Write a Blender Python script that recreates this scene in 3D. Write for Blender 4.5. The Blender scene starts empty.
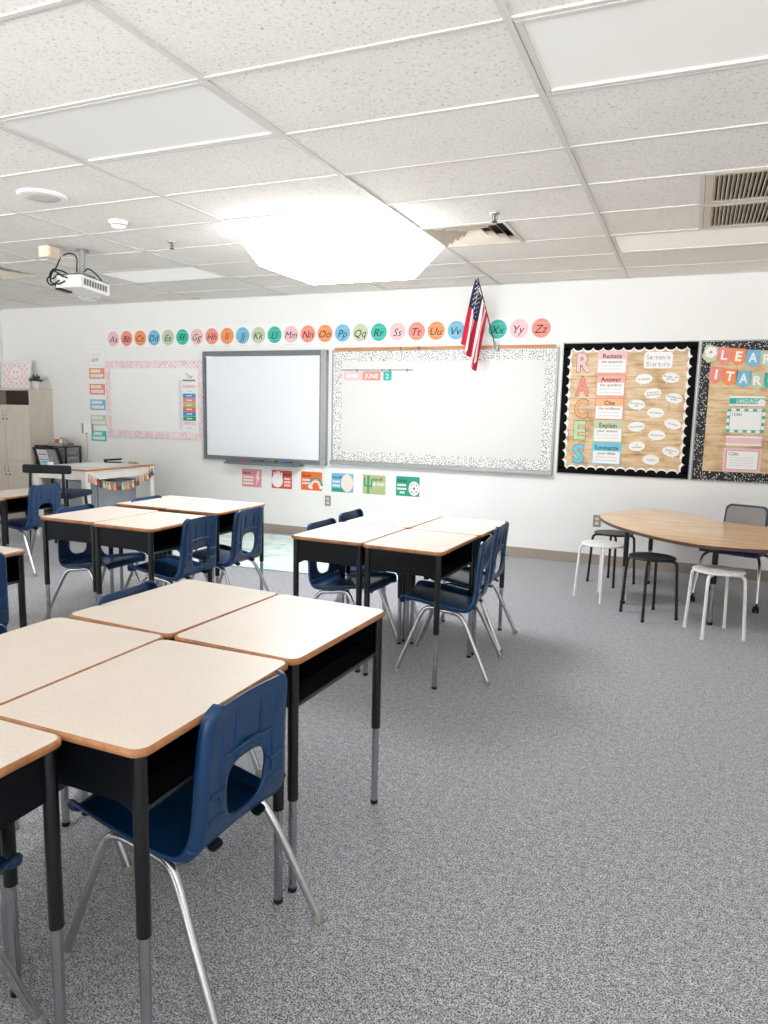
import bpy, bmesh, math, random
from math import sin, cos, pi, radians
from mathutils import Vector, Matrix, Euler
random.seed(7)
SC = bpy.context.scene
COL = SC.collection
WALL_Y = 7.245      # inner face of the board wall
LEFT_X = -8.883     # inner face of the left wall
CEIL = 2.74

# ------------------------------------------------------------------ materials
def lin(h):
    if isinstance(h, str):
        h = h.lstrip('#')
        c = [int(h[i:i+2], 16)/255 for i in (0, 2, 4)]
    else:
        c = list(h)
    return tuple((v/12.92 if v <= .04045 else ((v+.055)/1.055)**2.4) for v in c) + (1,)

def nodes(name):
    m = bpy.data.materials.new(name); m.use_nodes = True
    nt = m.node_tree; b = nt.nodes['Principled BSDF']
    return m, nt, b

def N(nt, t, **kw):
    n = nt.nodes.new(t)
    for k, v in kw.items():
        if k in n.inputs: n.inputs[k].default_value = v
        else: setattr(n, k, v)
    return n

MATS = {}
def mat(name, col, rough=.5, metal=0., var=.04, scale=14, spec=.5, bump=0., bscale=200):
    """plain coloured surface with a little procedural variation"""
    if name in MATS: return MATS[name]
    m, nt, b = nodes(name)
    b.inputs['Roughness'].default_value = rough
    b.inputs['Metallic'].default_value = metal
    b.inputs['Specular IOR Level'].default_value = spec
    tc = N(nt, 'ShaderNodeTexCoord')
    nz = N(nt, 'ShaderNodeTexNoise', Scale=scale, Detail=3.)
    nt.links.new(tc.outputs['Object'], nz.inputs['Vector'])
    cr = N(nt, 'ShaderNodeValToRGB')
    c = lin(col)
    cr.color_ramp.elements[0].position = .3; cr.color_ramp.elements[1].position = .7
    cr.color_ramp.elements[0].color = tuple(v*(1-var) for v in c[:3])+(1,)
    cr.color_ramp.elements[1].color = tuple(min(1, v*(1+var)) for v in c[:3])+(1,)
    nt.links.new(nz.outputs['Fac'], cr.inputs['Fac'])
    nt.links.new(cr.outputs['Color'], b.inputs['Base Color'])
    if bump:
        n2 = N(nt, 'ShaderNodeTexNoise', Scale=bscale, Detail=2.)
        nt.links.new(tc.outputs['Object'], n2.inputs['Vector'])
        bp = N(nt, 'ShaderNodeBump', Strength=bump, Distance=.002)
        nt.links.new(n2.outputs['Fac'], bp.inputs['Height'])
        nt.links.new(bp.outputs['Normal'], b.inputs['Normal'])
    MATS[name] = m
    return m

def ramp(nt, src, stops, interp='LINEAR'):
    cr = N(nt, 'ShaderNodeValToRGB'); e = cr.color_ramp.elements
    cr.color_ramp.interpolation = interp
    while len(e) < len(stops): e.new(.5)
    for i, (p, c) in enumerate(stops): e[i].position = p; e[i].color = c
    nt.links.new(src, cr.inputs['Fac'])
    return cr.outputs['Color']

def emit(name, col, strength):
    m, nt, b = nodes(name)
    b.inputs['Base Color'].default_value = lin('#d9d8d5')
    b.inputs['Emission Color'].default_value = lin(col)
    b.inputs['Emission Strength'].default_value = strength
    b.inputs['Roughness'].default_value = .4
    return m

def m_carpet():
    m, nt, b = nodes('loop_carpet')
    tc = N(nt, 'ShaderNodeTexCoord')
    mp = N(nt, 'ShaderNodeMapping'); mp.inputs['Scale'].default_value = (1, 1, 1)
    nt.links.new(tc.outputs['Object'], mp.inputs['Vector'])
    a = N(nt, 'ShaderNodeTexNoise', Scale=215., Detail=2., Roughness=.6)
    c = N(nt, 'ShaderNodeTexNoise', Scale=80., Detail=3., Roughness=.75)
    g = N(nt, 'ShaderNodeTexNoise', Scale=34., Detail=4., Roughness=.8)
    for n in (a, c, g): nt.links.new(mp.outputs['Vector'], n.inputs['Vector'])
    ca = ramp(nt, a.outputs['Fac'], [(.39, (.006, .009, .018, 1)), (.47, (.16, .17, .195, 1)), (.56, (.84, .84, .86, 1))])
    cc = ramp(nt, c.outputs['Fac'], [(.40, (.06, .066, .085, 1)), (.60, (.62, .62, .64, 1))])
    mx = N(nt, 'ShaderNodeMix', data_type='RGBA', blend_type='MIX'); mx.inputs[0].default_value = .35
    nt.links.new(ca, mx.inputs[6]); nt.links.new(cc, mx.inputs[7])
    cg = ramp(nt, g.outputs['Fac'], [(.36, (.62, .63, .66, 1)), (.62, (1, 1, 1, 1))])
    m2 = N(nt, 'ShaderNodeMix', data_type='RGBA', blend_type='MULTIPLY'); m2.inputs[0].default_value = 1.
    nt.links.new(mx.outputs[2], m2.inputs[6]); nt.links.new(cg, m2.inputs[7])
    nt.links.new(m2.outputs[2], b.inputs['Base Color'])
    b.inputs['Roughness'].default_value = .95; b.inputs['Specular IOR Level'].default_value = .15
    b.inputs['Sheen Weight'].default_value = .35; b.inputs['Sheen Roughness'].default_value = .5
    bp = N(nt, 'ShaderNodeBump', Strength=.6, Distance=.006)
    nt.links.new(a.outputs['Fac'], bp.inputs['Height']); nt.links.new(bp.outputs['Normal'], b.inputs['Normal'])
    return m

def m_tile():
    m, nt, b = nodes('fissured_ceiling_tile')
    tc = N(nt, 'ShaderNodeTexCoord')
    a = N(nt, 'ShaderNodeTexNoise', Scale=70., Detail=3., Roughness=.7)
    v = N(nt, 'ShaderNodeTexVoronoi', Scale=48.)
    g = N(nt, 'ShaderNodeTexNoise', Scale=2.2, Detail=2.)
    for n in (a, v, g): nt.links.new(tc.outputs['Object'], n.inputs['Vector'])
    ca = ramp(nt, a.outputs['Fac'], [(.30, lin('#b5aea5')), (.40, lin('#ebe7e0')), (.6, lin('#f2eee8'))])
    cv = ramp(nt, v.outputs['Distance'], [(.06, (.6, .58, .55, 1)), (.15, (1, 1, 1, 1))])
    mx = N(nt, 'ShaderNodeMix', data_type='RGBA', blend_type='MULTIPLY'); mx.inputs[0].default_value = .75
    nt.links.new(ca, mx.inputs[6]); nt.links.new(cv, mx.inputs[7])
    cg = ramp(nt, g.outputs['Fac'], [(.3, (.95, .945, .935, 1)), (.7, (1, 1, 1, 1))])
    m2 = N(nt, 'ShaderNodeMix', data_type='RGBA', blend_type='MULTIPLY'); m2.inputs[0].default_value = 1.
    nt.links.new(mx.outputs[2], m2.inputs[6]); nt.links.new(cg, m2.inputs[7])
    nt.links.new(m2.outputs[2], b.inputs['Base Color'])
    b.inputs['Roughness'].default_value = .95
    bp = N(nt, 'ShaderNodeBump', Strength=.3, Distance=.003)
    nt.links.new(a.outputs['Fac'], bp.inputs['Height']); nt.links.new(bp.outputs['Normal'], b.inputs['Normal'])
    return m

def m_plank():
    m, nt, b = nodes('wood_plank_paper')
    tc = N(nt, 'ShaderNodeTexCoord')
    br = N(nt, 'ShaderNodeTexBrick', Scale=1.0)
    br.inputs['Brick Width'].default_value = .62; br.inputs['Row Height'].default_value = .105
    br.inputs['Mortar Size'].default_value = .004; br.offset = .37
    br.inputs['Color1'].default_value = lin('#d9b88a'); br.inputs['Color2'].default_value = lin('#c59d66'); br.inputs['Mortar'].default_value = lin('#7d5a36')
    nt.links.new(tc.outputs['Object'], br.inputs['Vector'])
    mp = N(nt, 'ShaderNodeMapping'); mp.inputs['Scale'].default_value = (2.2, 13, 1)
    nt.links.new(tc.outputs['Object'], mp.inputs['Vector'])
    a = N(nt, 'ShaderNodeTexNoise', Scale=2.2, Detail=5., Roughness=.65)
    nt.links.new(mp.outputs['Vector'], a.inputs['Vector'])
    k = N(nt, 'ShaderNodeTexNoise', Scale=4.5, Detail=2.)
    nt.links.new(tc.outputs['Object'], k.inputs['Vector'])
    ca = ramp(nt, a.outputs['Fac'], [(.28, lin('#a8793f')), (.47, lin('#e7cda4')), (.62, lin('#f6e6cb'))])
    ck = ramp(nt, k.outputs['Fac'], [(.28, lin('#b88a52')), (.5, (1, 1, 1, 1))])
    mx = N(nt, 'ShaderNodeMix', data_type='RGBA', blend_type='MIX'); mx.inputs[0].default_value = .55
    nt.links.new(br.outputs['Color'], mx.inputs[6]); nt.links.new(ca, mx.inputs[7])
    m2 = N(nt, 'ShaderNodeMix', data_type='RGBA', blend_type='MULTIPLY'); m2.inputs[0].default_value = .6
    nt.links.new(mx.outputs[2], m2.inputs[6]); nt.links.new(ck, m2.inputs[7])
    nt.links.new(m2.outputs[2], b.inputs['Base Color']); b.inputs['Roughness'].default_value = .6
    return m

def m_dots(name, bg, fg, scale, thr):
    m, nt, b = nodes(name)
    tc = N(nt, 'ShaderNodeTexCoord')
    v = N(nt, 'ShaderNodeTexVoronoi', Scale=scale)
    nt.links.new(tc.outputs['Object'], v.inputs['Vector'])
    c = ramp(nt, v.outputs['Distance'], [(thr, lin(fg)), (thr+.06, lin(bg))])
    nt.links.new(c, b.inputs['Base Color']); b.inputs['Roughness'].default_value = .6
    return m

def m_tassel_paper():
    m, nt, b = nodes('pink_tassel_paper')
    tc = N(nt, 'ShaderNodeTexCoord')
    w = N(nt, 'ShaderNodeTexChecker', Scale=34.)
    w.inputs['Color1'].default_value = lin('#f4eeed'); w.inputs['Color2'].default_value = lin('#e8c6c7')
    n = N(nt, 'ShaderNodeTexNoise', Scale=26., Detail=2.)
    mp = N(nt, 'ShaderNodeMix', data_type='RGBA', blend_type='MIX'); mp.inputs[0].default_value = .5
    nt.links.new(tc.outputs['Object'], n.inputs['Vector']); nt.links.new(tc.outputs['Object'], w.inputs['Vector'])
    c = ramp(nt, n.outputs['Fac'], [(.42, lin('#e9bcc0')), (.56, lin('#f7f1f0'))])
    nt.links.new(w.outputs['Color'], mp.inputs[6]); nt.links.new(c, mp.inputs[7])
    nt.links.new(mp.outputs[2], b.inputs['Base Color']); b.inputs['Roughness'].default_value = .6
    return m

def m_rug():
    m, nt, b = nodes('turquoise_rug_pile')
    tc = N(nt, 'ShaderNodeTexCoord')
    mp = N(nt, 'ShaderNodeMapping'); mp.inputs['Scale'].default_value = (1., 2.6, 1)
    nt.links.new(tc.outputs['Object'], mp.inputs['Vector'])
    a = N(nt, 'ShaderNodeTexNoise', Scale=2.6, Detail=6., Roughness=.72, Distortion=.8)
    nt.links.new(mp.outputs['Vector'], a.inputs['Vector'])
    c = ramp(nt, a.outputs['Fac'], [(.34, lin('#8fc9c6')), (.45, lin('#c6e0da')), (.53, lin('#eceee6')), (.66, lin('#a5d3d2'))])
    nt.links.new(c, b.inputs['Base Color']); b.inputs['Roughness'].default_value = .95
    return m

def m_speckle_laminate():
    m, nt, b = nodes('desk_laminate')
    tc = N(nt, 'ShaderNodeTexCoord')
    a = N(nt, 'ShaderNodeTexNoise', Scale=160., Detail=2.)
    g = N(nt, 'ShaderNodeTexNoise', Scale=5., Detail=3.)
    for n in (a, g): nt.links.new(tc.outputs['Object'], n.inputs['Vector'])
    ca = ramp(nt, a.outputs['Fac'], [(.3, lin('#d9ccbe')), (.6, lin('#e1d6ca'))])
    cg = ramp(nt, g.outputs['Fac'], [(.3, (.95, .945, .94, 1)), (.7, (1, 1, 1, 1))])
    m2 = N(nt, 'ShaderNodeMix', data_type='RGBA', blend_type='MULTIPLY'); m2.inputs[0].default_value = 1.
    nt.links.new(ca, m2.inputs[6]); nt.links.new(cg, m2.inputs[7])
    nt.links.new(m2.outputs[2], b.inputs['Base Color']); b.inputs['Roughness'].default_value = .42
    return m

def m_wood(name, c1, c2, rough=.35, sc=(1.5, 14, 14)):
    m, nt, b = nodes(name)
    tc = N(nt, 'ShaderNodeTexCoord')
    mp = N(nt, 'ShaderNodeMapping'); mp.inputs['Scale'].default_value = sc
    nt.links.new(tc.outputs['Object'], mp.inputs['Vector'])
    a = N(nt, 'ShaderNodeTexNoise', Scale=2.5, Detail=5., Roughness=.6)
    nt.links.new(mp.outputs['Vector'], a.inputs['Vector'])
    c = ramp(nt, a.outputs['Fac'], [(.32, lin(c1)), (.66, lin(c2))])
    nt.links.new(c, b.inputs['Base Color']); b.inputs['Roughness'].default_value = rough
    return m

def m_checker(name, c1, c2, scale):
    m, nt, b = nodes(name)
    tc = N(nt, 'ShaderNodeTexCoord')
    w = N(nt, 'ShaderNodeTexChecker', Scale=scale)
    w.inputs['Color1'].default_value = lin(c1); w.inputs['Color2'].default_value = lin(c2)
    nt.links.new(tc.outputs['Object'], w.inputs['Vector'])
    nt.links.new(w.outputs['Color'], b.inputs['Base Color']); b.inputs['Roughness'].default_value = .6
    return m

CARPET = m_carpet(); TILE = m_tile(); PLANK = m_plank(); RUG = m_rug(); LAMINATE = m_speckle_laminate(); TASSEL = m_tassel_paper()
DALMATIAN = m_dots('dalmatian_dot_paper', '#eceae6', '#262626', 78, .34)
CONFETTI = m_dots('black_confetti_paper', '#1b1b1c', '#dcdcda', 62, .26)
WALLM = mat('painted_wall', '#f1f0ed', .85, var=.012, scale=3, bump=.05)
WHITE = mat('white_paint', '#f4f3f0', .45, var=.01)
GRIDM = mat('ceiling_grid_metal', '#d6d3cd', .55, var=.02)
EDGE = m_wood('desk_edge_band', '#97633c', '#b98154', .45, (8, 8, 8))
BLACK = mat('black_metal', '#06080b', .34, var=.25, scale=30, bump=.06)
BLACKBOX = mat('black_box_metal', '#05080d', .4, var=.25, scale=14, spec=.2)
CHROME = mat('chrome_tube', '#cfcfd0', .24, 1., var=.05, scale=40)
ZINC = mat('zinc_leg_tube', '#b4b6b9', .22, 1., var=.08, scale=40)
NAVY = mat('navy_plastic', '#0a365f', .3, var=.1, scale=9, bump=.05, bscale=300)
NAVY2 = mat('navy_cushion', '#1f3f7a', .6, var=.1)
RUBBER = mat('glide_plastic', '#98938a', .5)
BLACKRUB = mat('black_rubber', '#0c0c0d', .6)
GREYM = mat('grey_aluminium', '#a3a5a4', .4, .35, var=.05)
DGREY = mat('dark_grey_frame', '#70777a', .45, .1, var=.06)
PAPER = mat('white_paper', '#f4f3f0', .6, var=.01)
INK = mat('black_ink', '#191919', .6)
BOARD = mat('whiteboard_enamel', '#dedcd7', .35, spec=.3, var=.01, scale=2)
SMARTW = mat('smartboard_surface', '#eceef2', .4, spec=.3, var=.008, scale=2)
BEIGE = m_wood('beige_cabinet_laminate', '#d3c8ba', '#dcd2c5', .5, (6, 6, 1.2))
TAUPE = mat('taupe_vinyl_base', '#a1968a', .6, var=.05)
TABLEW = m_wood('maple_table_laminate', '#dfae7a', '#efcb9e', .16, (1.2, 10, 10))
OAK = m_wood('oak_trim', '#b8733a', '#d08d50', .5, (1.5, 20, 20))
PINK = mat('paper_pink', '#f0c3c4', .6); CORAL = mat('paper_coral', '#ee8f7f', .6); ORANGE = mat('paper_orange', '#f2925a', .6)
BLUE = mat('paper_blue', '#74b9d6', .6); SAGE = mat('paper_sage', '#c3cfae', .6); TEAL = mat('paper_teal', '#2fb8a4', .6)
DPINK = mat('paper_rose', '#e0969a', .6); DORANGE = mat('paper_bright_orange', '#ee6f2c', .6); RED = mat('paper_red', '#d9584b', .6)
CYAN = mat('paper_cyan', '#6cc7e0', .6); PEACH = mat('paper_peach', '#f9b98a', .6); BLUSH = mat('paper_blush', '#f8ded4', .6)
DTEAL = mat('paper_deep_teal', '#1f9d82', .6); OLIVE = mat('paper_olive', '#b3bd8a', .6); DBLUE = mat('paper_strong_blue', '#2f93c9', .6)
BROWN = mat('paper_brown', '#8a3b2f', .6); LGREY = mat('pale_grey_print', '#cfcfd4', .6); GREEN = mat('cactus_green', '#2c9b6a', .6)
FLAGR = mat('flag_red', '#d0203a', .7); FLAGW = mat('flag_white', '#f3f1ef', .7); FLAGB = mat('flag_navy', '#1b2450', .7)
GOLD = mat('finial_gold', '#8a7a4a', .35, .8)

# ------------------------------------------------------------------ mesh builder
TEXT_CACHE = {}
def text_geo(s, shear=0., bold=0.):
    k = (s, shear, bold)
    if k in TEXT_CACHE: return TEXT_CACHE[k]
    cu = bpy.data.curves.new('lettering', 'FONT')
    cu.body = s; cu.size = 1.; cu.shear = shear; cu.offset = bold; cu.resolution_u = 2; cu.fill_mode = 'FRONT'
    ob = bpy.data.objects.new('lettering', cu); COL.objects.link(ob)
    me = bpy.data.meshes.new_from_object(ob.evaluated_get(bpy.context.evaluated_depsgraph_get()))
    vs = [(v.co.x, v.co.y) for v in me.vertices]; fs = [tuple(p.vertices) for p in me.polygons]
    bpy.data.objects.remove(ob); bpy.data.curves.remove(cu); bpy.data.meshes.remove(me)
    if vs:
        x0 = min(v[0] for v in vs); x1 = max(v[0] for v in vs)
        y0 = min(v[1] for v in vs); y1 = max(v[1] for v in vs)
    else: x0 = x1 = y0 = y1 = 0
    TEXT_CACHE[k] = (vs, fs, x0, x1, y0, y1)
    return TEXT_CACHE[k]

class MB:
    def __init__(self): self.v = []; self.f = []; self.m = []; self.s = []; self.mats = []
    def mi(self, m):
        if m not in self.mats: self.mats.append(m)
        return self.mats.index(m)
    def add(self, vs, fs, m, smooth=False, M=None):
        o = len(self.v); k = self.mi(m)
        for p in vs:
            p = Vector(p)
            self.v.append(M @ p if M else p)
        for f in fs:
            self.f.append(tuple(i+o for i in f)); self.m.append(k); self.s.append(smooth)
        return self
    def box(self, c, s, m, M=None, bev=0.):
        if bev > 0: return self.bevbox(c, s, m, bev, M)
        x, y, z = c; a, b, d = s[0]/2, s[1]/2, s[2]/2
        vs = [(x+i*a, y+j*b, z+k*d) for k in (-1, 1) for j in (-1, 1) for i in (-1, 1)]
        fs = [(0, 2, 3, 1), (4, 5, 7, 6), (0, 1, 5, 4), (2, 6, 7, 3), (0, 4, 6, 2), (1, 3, 7, 5)]
        return self.add(vs, fs, m, False, M)
    def bevbox(self, c, s, m, bev, M=None):
        bm = bmesh.new(); bmesh.ops.create_cube(bm, size=1)
        for v in bm.verts: v.co = Vector((v.co.x*s[0], v.co.y*s[1], v.co.z*s[2]))
        bmesh.ops.bevel(bm, geom=bm.edges[:], offset=bev, segments=2, affect='EDGES', profile=.6)
        bm.verts.index_update()
        vs = [v.co + Vector(c) for v in bm.verts]; fs = [tuple(v.index for v in f.verts) for f in bm.faces]
        bm.free()
        return self.add(vs, fs, m, False, M)
    def prism(self, pts, z0, z1, m, mside=None, M=None, smooth=False):
        """flat polygon pts (xy, ccw) extruded z0..z1"""
        n = len(pts)
        vs = [(p[0], p[1], z0) for p in pts]+[(p[0], p[1], z1) for p in pts]
        self.add(vs, [tuple(range(n-1, -1, -1)), tuple(range(n, 2*n))], m, False, M)
        self.add(vs, [(i, (i+1) % n, n+(i+1) % n, n+i) for i in range(n)], mside or m, smooth, M)
        return self
    def rings(self, rings, m, cap0=True, cap1=True, smooth=True, M=None):
        n = len(rings[0]); vs = [p for r in rings for p in r]; fs = []
        for k in range(len(rings)-1):
            for i in range(n):
                j = (i+1) % n
                fs.append((k*n+i, k*n+j, (k+1)*n+j, (k+1)*n+i))
        self.add(vs, fs, m, smooth, M)
        caps = []
        if cap0: caps.append(tuple(range(n-1, -1, -1)))
        if cap1: caps.append(tuple((len(rings)-1)*n+i for i in range(n)))
        if caps: self.add(vs, caps, m, False, M)
        return self
    def tube(self, path, r, m, n=10, M=None, cap=True):
        P = [Vector(p) for p in path]; rs = r if isinstance(r, (list, tuple)) else [r]*len(P)
        t0 = (P[1]-P[0]).normalized()
        up = Vector((0, 0, 1)) if abs(t0.z) < .9 else Vector((1, 0, 0))
        a = t0.cross(up).normalized(); R = []
        for i, p in enumerate(P):
            t = (P[min(i+1, len(P)-1)]-P[max(i-1, 0)]).normalized()
            a = (a - t*a.dot(t)).normalized(); b = t.cross(a)
            R.append([p+(a*cos(2*pi*k/n)+b*sin(2*pi*k/n))*rs[i] for k in range(n)])
        return self.rings(R, m, cap, cap, True, M)
    def cyl(self, c, r, z0, z1, m, n=24, M=None, r1=None):
        return self.lathe(c, [(r, z0), (r if r1 is None else r1, z1)], m, n, M)
    def lathe(self, c, prof, m, n=28, M=None, smooth=True, cap=True):
        R = [[(c[0]+r*cos(2*pi*k/n), c[1]+r*sin(2*pi*k/n), z) for k in range(n)] for r, z in prof]
        return self.rings(R, m, cap, cap, smooth, M)
    def rect(self, cx, cy, w, h, z, m, M=None, t=.0004):
        return self.box((cx, cy, z-t/2), (w, h, t), m, M)
    def disc(self, cx, cy, rx, ry, z, m, n=28, M=None, a0=0, a1=2*pi, t=.0004):
        full = abs(a1-a0) > 6.28
        pts = [(cx+rx*cos(a0+(a1-a0)*k/(n if full else n-1)), cy+ry*sin(a0+(a1-a0)*k/(n if full else n-1))) for k in range(n)]
        return self.prism(pts, z-t, z, m, M=M)
    def arc(self, cx, cy, r0, r1, a0, a1, z, m, n=16, M=None, t=.0004):
        o = [(cx+r1*cos(a0+(a1-a0)*k/n), cy+r1*sin(a0+(a1-a0)*k/n)) for k in range(n+1)]
        i = [(cx+r0*cos(a0+(a1-a0)*k/n), cy+r0*sin(a0+(a1-a0)*k/n)) for k in range(n+1)]
        vs = [(x, y, z) for x, y in i+o]
        return self.add(vs, [(k, k+n+1, k+n+2, k+1) for k in range(n)], m, False, M)
    def text(self, s, cx, cy, h, z, m, maxw=None, shear=0., bold=0., M=None, rot=0.):
        vs, fs, x0, x1, y0, y1 = text_geo(s, shear, bold)
        if not vs: return self
        k = h/.72
        w = (x1-x0)*k
        kx = k if not maxw or w <= maxw else k*maxw/w
        q = Matrix.Rotation(rot, 3, 'Z')
        out = []
        for x, y in vs:
            p = q @ Vector(((x-(x0+x1)/2)*kx, (y-.36)*k, 0))
            out.append((p.x+cx, p.y+cy, z))
        return self.add(out, fs, m, False, M)
    def mesh(self, name):
        me = bpy.data.meshes.new(name)
        me.from_pydata([tuple(v) for v in self.v], [], self.f)
        for m in self.mats: me.materials.append(m)
        me.polygons.foreach_set('material_index', self.m)
        me.polygons.foreach_set('use_smooth', self.s)
        me.update()
        return me
    def build(self, name, parent=None, loc=None, rot=None):
        o = bpy.data.objects.new(name, self.mesh(name)); COL.objects.link(o)
        if parent: o.parent = parent
        if loc: o.location = loc
        if rot: o.rotation_euler = rot
        return o

def tag(o, label=None, cat=None, group=None, kind=None):
    if label: o['label'] = label
    if cat: o['category'] = cat
    if group: o['group'] = group
    if kind: o['kind'] = kind
    return o
def thing(name, label, cat, loc=(0, 0, 0), rz=0., group=None, rot=None):
    o = bpy.data.objects.new(name, None); COL.objects.link(o); o.empty_display_size = .1
    o.location = loc; o.rotation_euler = rot or (0, 0, rz)
    return tag(o, label, cat, group)
def kids(o): return [c for c in bpy.data.objects if c.parent == o]
def copy_tree(o, parent=None):
    c = o.copy(); COL.objects.link(c)
    if parent: c.parent = parent
    for ch in kids(o): copy_tree(ch, c)
    return c
def struct(mb, name, loc=None, rot=None): return tag(mb.build(name, None, loc, rot), kind='structure')
WROT = (pi/2, 0, 0)                     # local xy lies on the board wall, local +z points into the room
def on_wall(x, z, off=.0): return (x, WALL_Y-off, z)
def rrect(w, h, r, n=5):
    pts = []
    for cx, cy, a in ((w/2-r, h/2-r, 0), (-w/2+r, h/2-r, pi/2), (-w/2+r, -h/2+r, pi), (w/2-r, -h/2+r, 3*pi/2)):
        for k in range(n+1): pts.append((cx+r*cos(a+pi/2*k/n), cy+r*sin(a+pi/2*k/n)))
    return pts
def smooth_path(pts, n=4):
    """Catmull-Rom through the points"""
    P = [Vector(p) for p in pts]; P = [P[0]*2-P[1]]+P+[P[-1]*2-P[-2]]; out = []
    for i in range(1, len(P)-2):
        for k in range(n):
            t = k/n; a, b, c, d = P[i-1], P[i], P[i+1], P[i+2]
            out.append(.5*((2*b)+(c-a)*t+(2*a-5*b+4*c-d)*t*t+(3*b-a-3*c+d)*t**3))
    out.append(P[-2]); return out

# ------------------------------------------------------------------ the room
X0, X1, Y0 = LEFT_X, 4.2, -2.2
b = MB(); b.box(((X0+X1)/2, (Y0+WALL_Y)/2, -.05), (X1-X0+.4, WALL_Y-Y0+.4, .1), CARPET); struct(b, 'floor')
b = MB(); b.box(((X0+X1)/2, WALL_Y+.06, CEIL/2), (X1-X0+.24, .12, CEIL+.3), WALLM); struct(b, 'wall_back')
b = MB(); b.box((X0-.06, (Y0+WALL_Y)/2, CEIL/2), (.12, WALL_Y-Y0, CEIL+.3), WALLM); struct(b, 'wall_left')
b = MB(); b.box((X1+.06, (Y0+WALL_Y)/2, CEIL/2), (.12, WALL_Y-Y0, CEIL+.3), WALLM); struct(b, 'wall_right')
b = MB(); b.box(((X0+X1)/2, WALL_Y-.004, .051), (X1-X0, .008, .098), TAUPE)
b.box(((X0+X1)/2, WALL_Y-.009, .007), (X1-X0, .016, .012), TAUPE); struct(b, 'baseboard_back')
b = MB(); b.box((X0+.004, (Y0+WALL_Y)/2, .05), (.008, WALL_Y-Y0-.1, .1), TAUPE); struct(b, 'baseboard_left')

# ceiling: 2 x 4 ft tiles in a T-bar grid
GX, GY, TX, TY = -.655, 2.496, 1.22, .61
CUT = set()      # cells (i, j) taken by lights; halves taken by vents handled apart
LIGHTS = {(-2, 0): 'a', (0, 0): 'b', (-4, 5): 'c', (0, 5): 'd'}
DROP = {(-2, 3), (-2, 4)}
b = MB(); rnd = random.Random(3)
half_open = {(0, 3): 'r', (0, 4): 'r', (-1, 4): 'l', (-5, 4): 'l'}
for i in range(-8, 5):
    for j in range(-8, 9):
        xa, xb = GX+i*TX, GX+(i+1)*TX; ya, yb = GY+j*TY, GY+(j+1)*TY
        xa = max(xa, X0); xb = min(xb, X1); yb = min(yb, WALL_Y)
        ya += rnd.uniform(.010, .017); yb -= rnd.uniform(.008, .012)
        if xb-xa < .03 or yb-ya < .03 or (i, j) in LIGHTS or (i, j) in DROP: continue
        if half_open.get((i, j)) == 'r': xb = xa+TX/2
        if half_open.get((i, j)) == 'l': xa = xb-TX/2
        if half_open.get((i, j)) == 'm': xb = xa+TX/2
        z = CEIL+.004+rnd.random()*.004; t = [rnd.uniform(-.003, .004) for _ in range(4)]
        vs = [(xa, ya, z+t[0]), (xb, ya, z+t[1]), (xb, yb, z+t[2]), (xa, yb, z+t[3])]
        vs += [(x, y, zz+.02) for x, y, zz in vs]
        b.add(vs, [(0, 3, 2, 1), (4, 5, 6, 7), (0, 1, 5, 4), (1, 2, 6, 5), (2, 3, 7, 6), (3, 0, 4, 7)], TILE)
struct(b, 'ceiling')
b = MB()
for i in range(-8, 6):
    x = GX+i*TX
    if X0 < x < X1: b.box((x, (Y0+WALL_Y)/2, CEIL+.003), (.026, WALL_Y-Y0, .010), GRIDM)
for j in range(-8, 9):
    y = GY+j*TY
    if Y0 < y < WALL_Y: b.box(((X0+X1)/2, y, CEIL+.0045), (X1-X0, .020, .008), GRIDM)
for x in (GX+TX/2, ): b.box((x, GY+3*TY+TY, CEIL+.003), (.026, TY*2, .0095), GRIDM)
for x in (GX-TX/2, GX-TX*4.5): b.box((x, GY+4.5*TY, CEIL+.003), (.026, TY, .0095), GRIDM)
b.box(((X0+X1)/2, WALL_Y-.012, CEIL+.001), (X1-X0, .024, .006), GRIDM)
b.box((X0+.012, (Y0+WALL_Y)/2, CEIL+.001), (.024, WALL_Y-Y0, .006), GRIDM)
struct(b, 'ceiling_grid')
b = MB(); b.box(((X0+X1)/2, (Y0+WALL_Y)/2, CEIL+.14), (X1-X0+.24, WALL_Y-Y0+.2, .04), mat('plenum_deck', '#3a3733', .9)); struct(b, 'roof_deck')

# ceiling lights
def troffer(i, j, label, strength, col='#f5f3ef'):
    x, y = GX+(i+.5)*TX, GY+(j+.5)*TY
    t = thing('ceiling_light', label, 'ceiling light', (x, y, CEIL), group=None)
    w, h = TX-.03, TY-.03
    f = MB()
    for sx in (-1, 1): f.box((sx*(w/2-.012), 0, .008), (.024, h, .016), GRIDM, bev=.003)
    for sy in (-1, 1): f.box((0, sy*(h/2-.012), .008), (w-.048, .024, .016), GRIDM, bev=.003)
    f.box((0, 0, .07), (w, h, .01), GRIDM)
    for sx in (-1, 1): f.box((sx*(w/2-.003), 0, .04), (.006, h, .06), GRIDM)
    for sy in (-1, 1): f.box((0, sy*(h/2-.003), .04), (w, .006, .06), GRIDM)
    f.build('frame', t)
    d = MB(); d.box((0, 0, .012), (w-.046, h-.046, .004), emit('diffuser_'+str(i)+str(j), col, strength)); d.build('diffuser', t)
    return t
troffer(-2, 0, 'unlit white panel light in the ceiling nearest the round speaker', .07)
troffer(0, 0, 'unlit cream panel light at the top right of the ceiling', .10, '#f6f1e6')
troffer(-4, 5, 'dim panel light in the ceiling beyond the projector', .16)
troffer(0, 5, 'dim panel light in the ceiling behind the slatted grilles', .12, '#f8f2e8')
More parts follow.
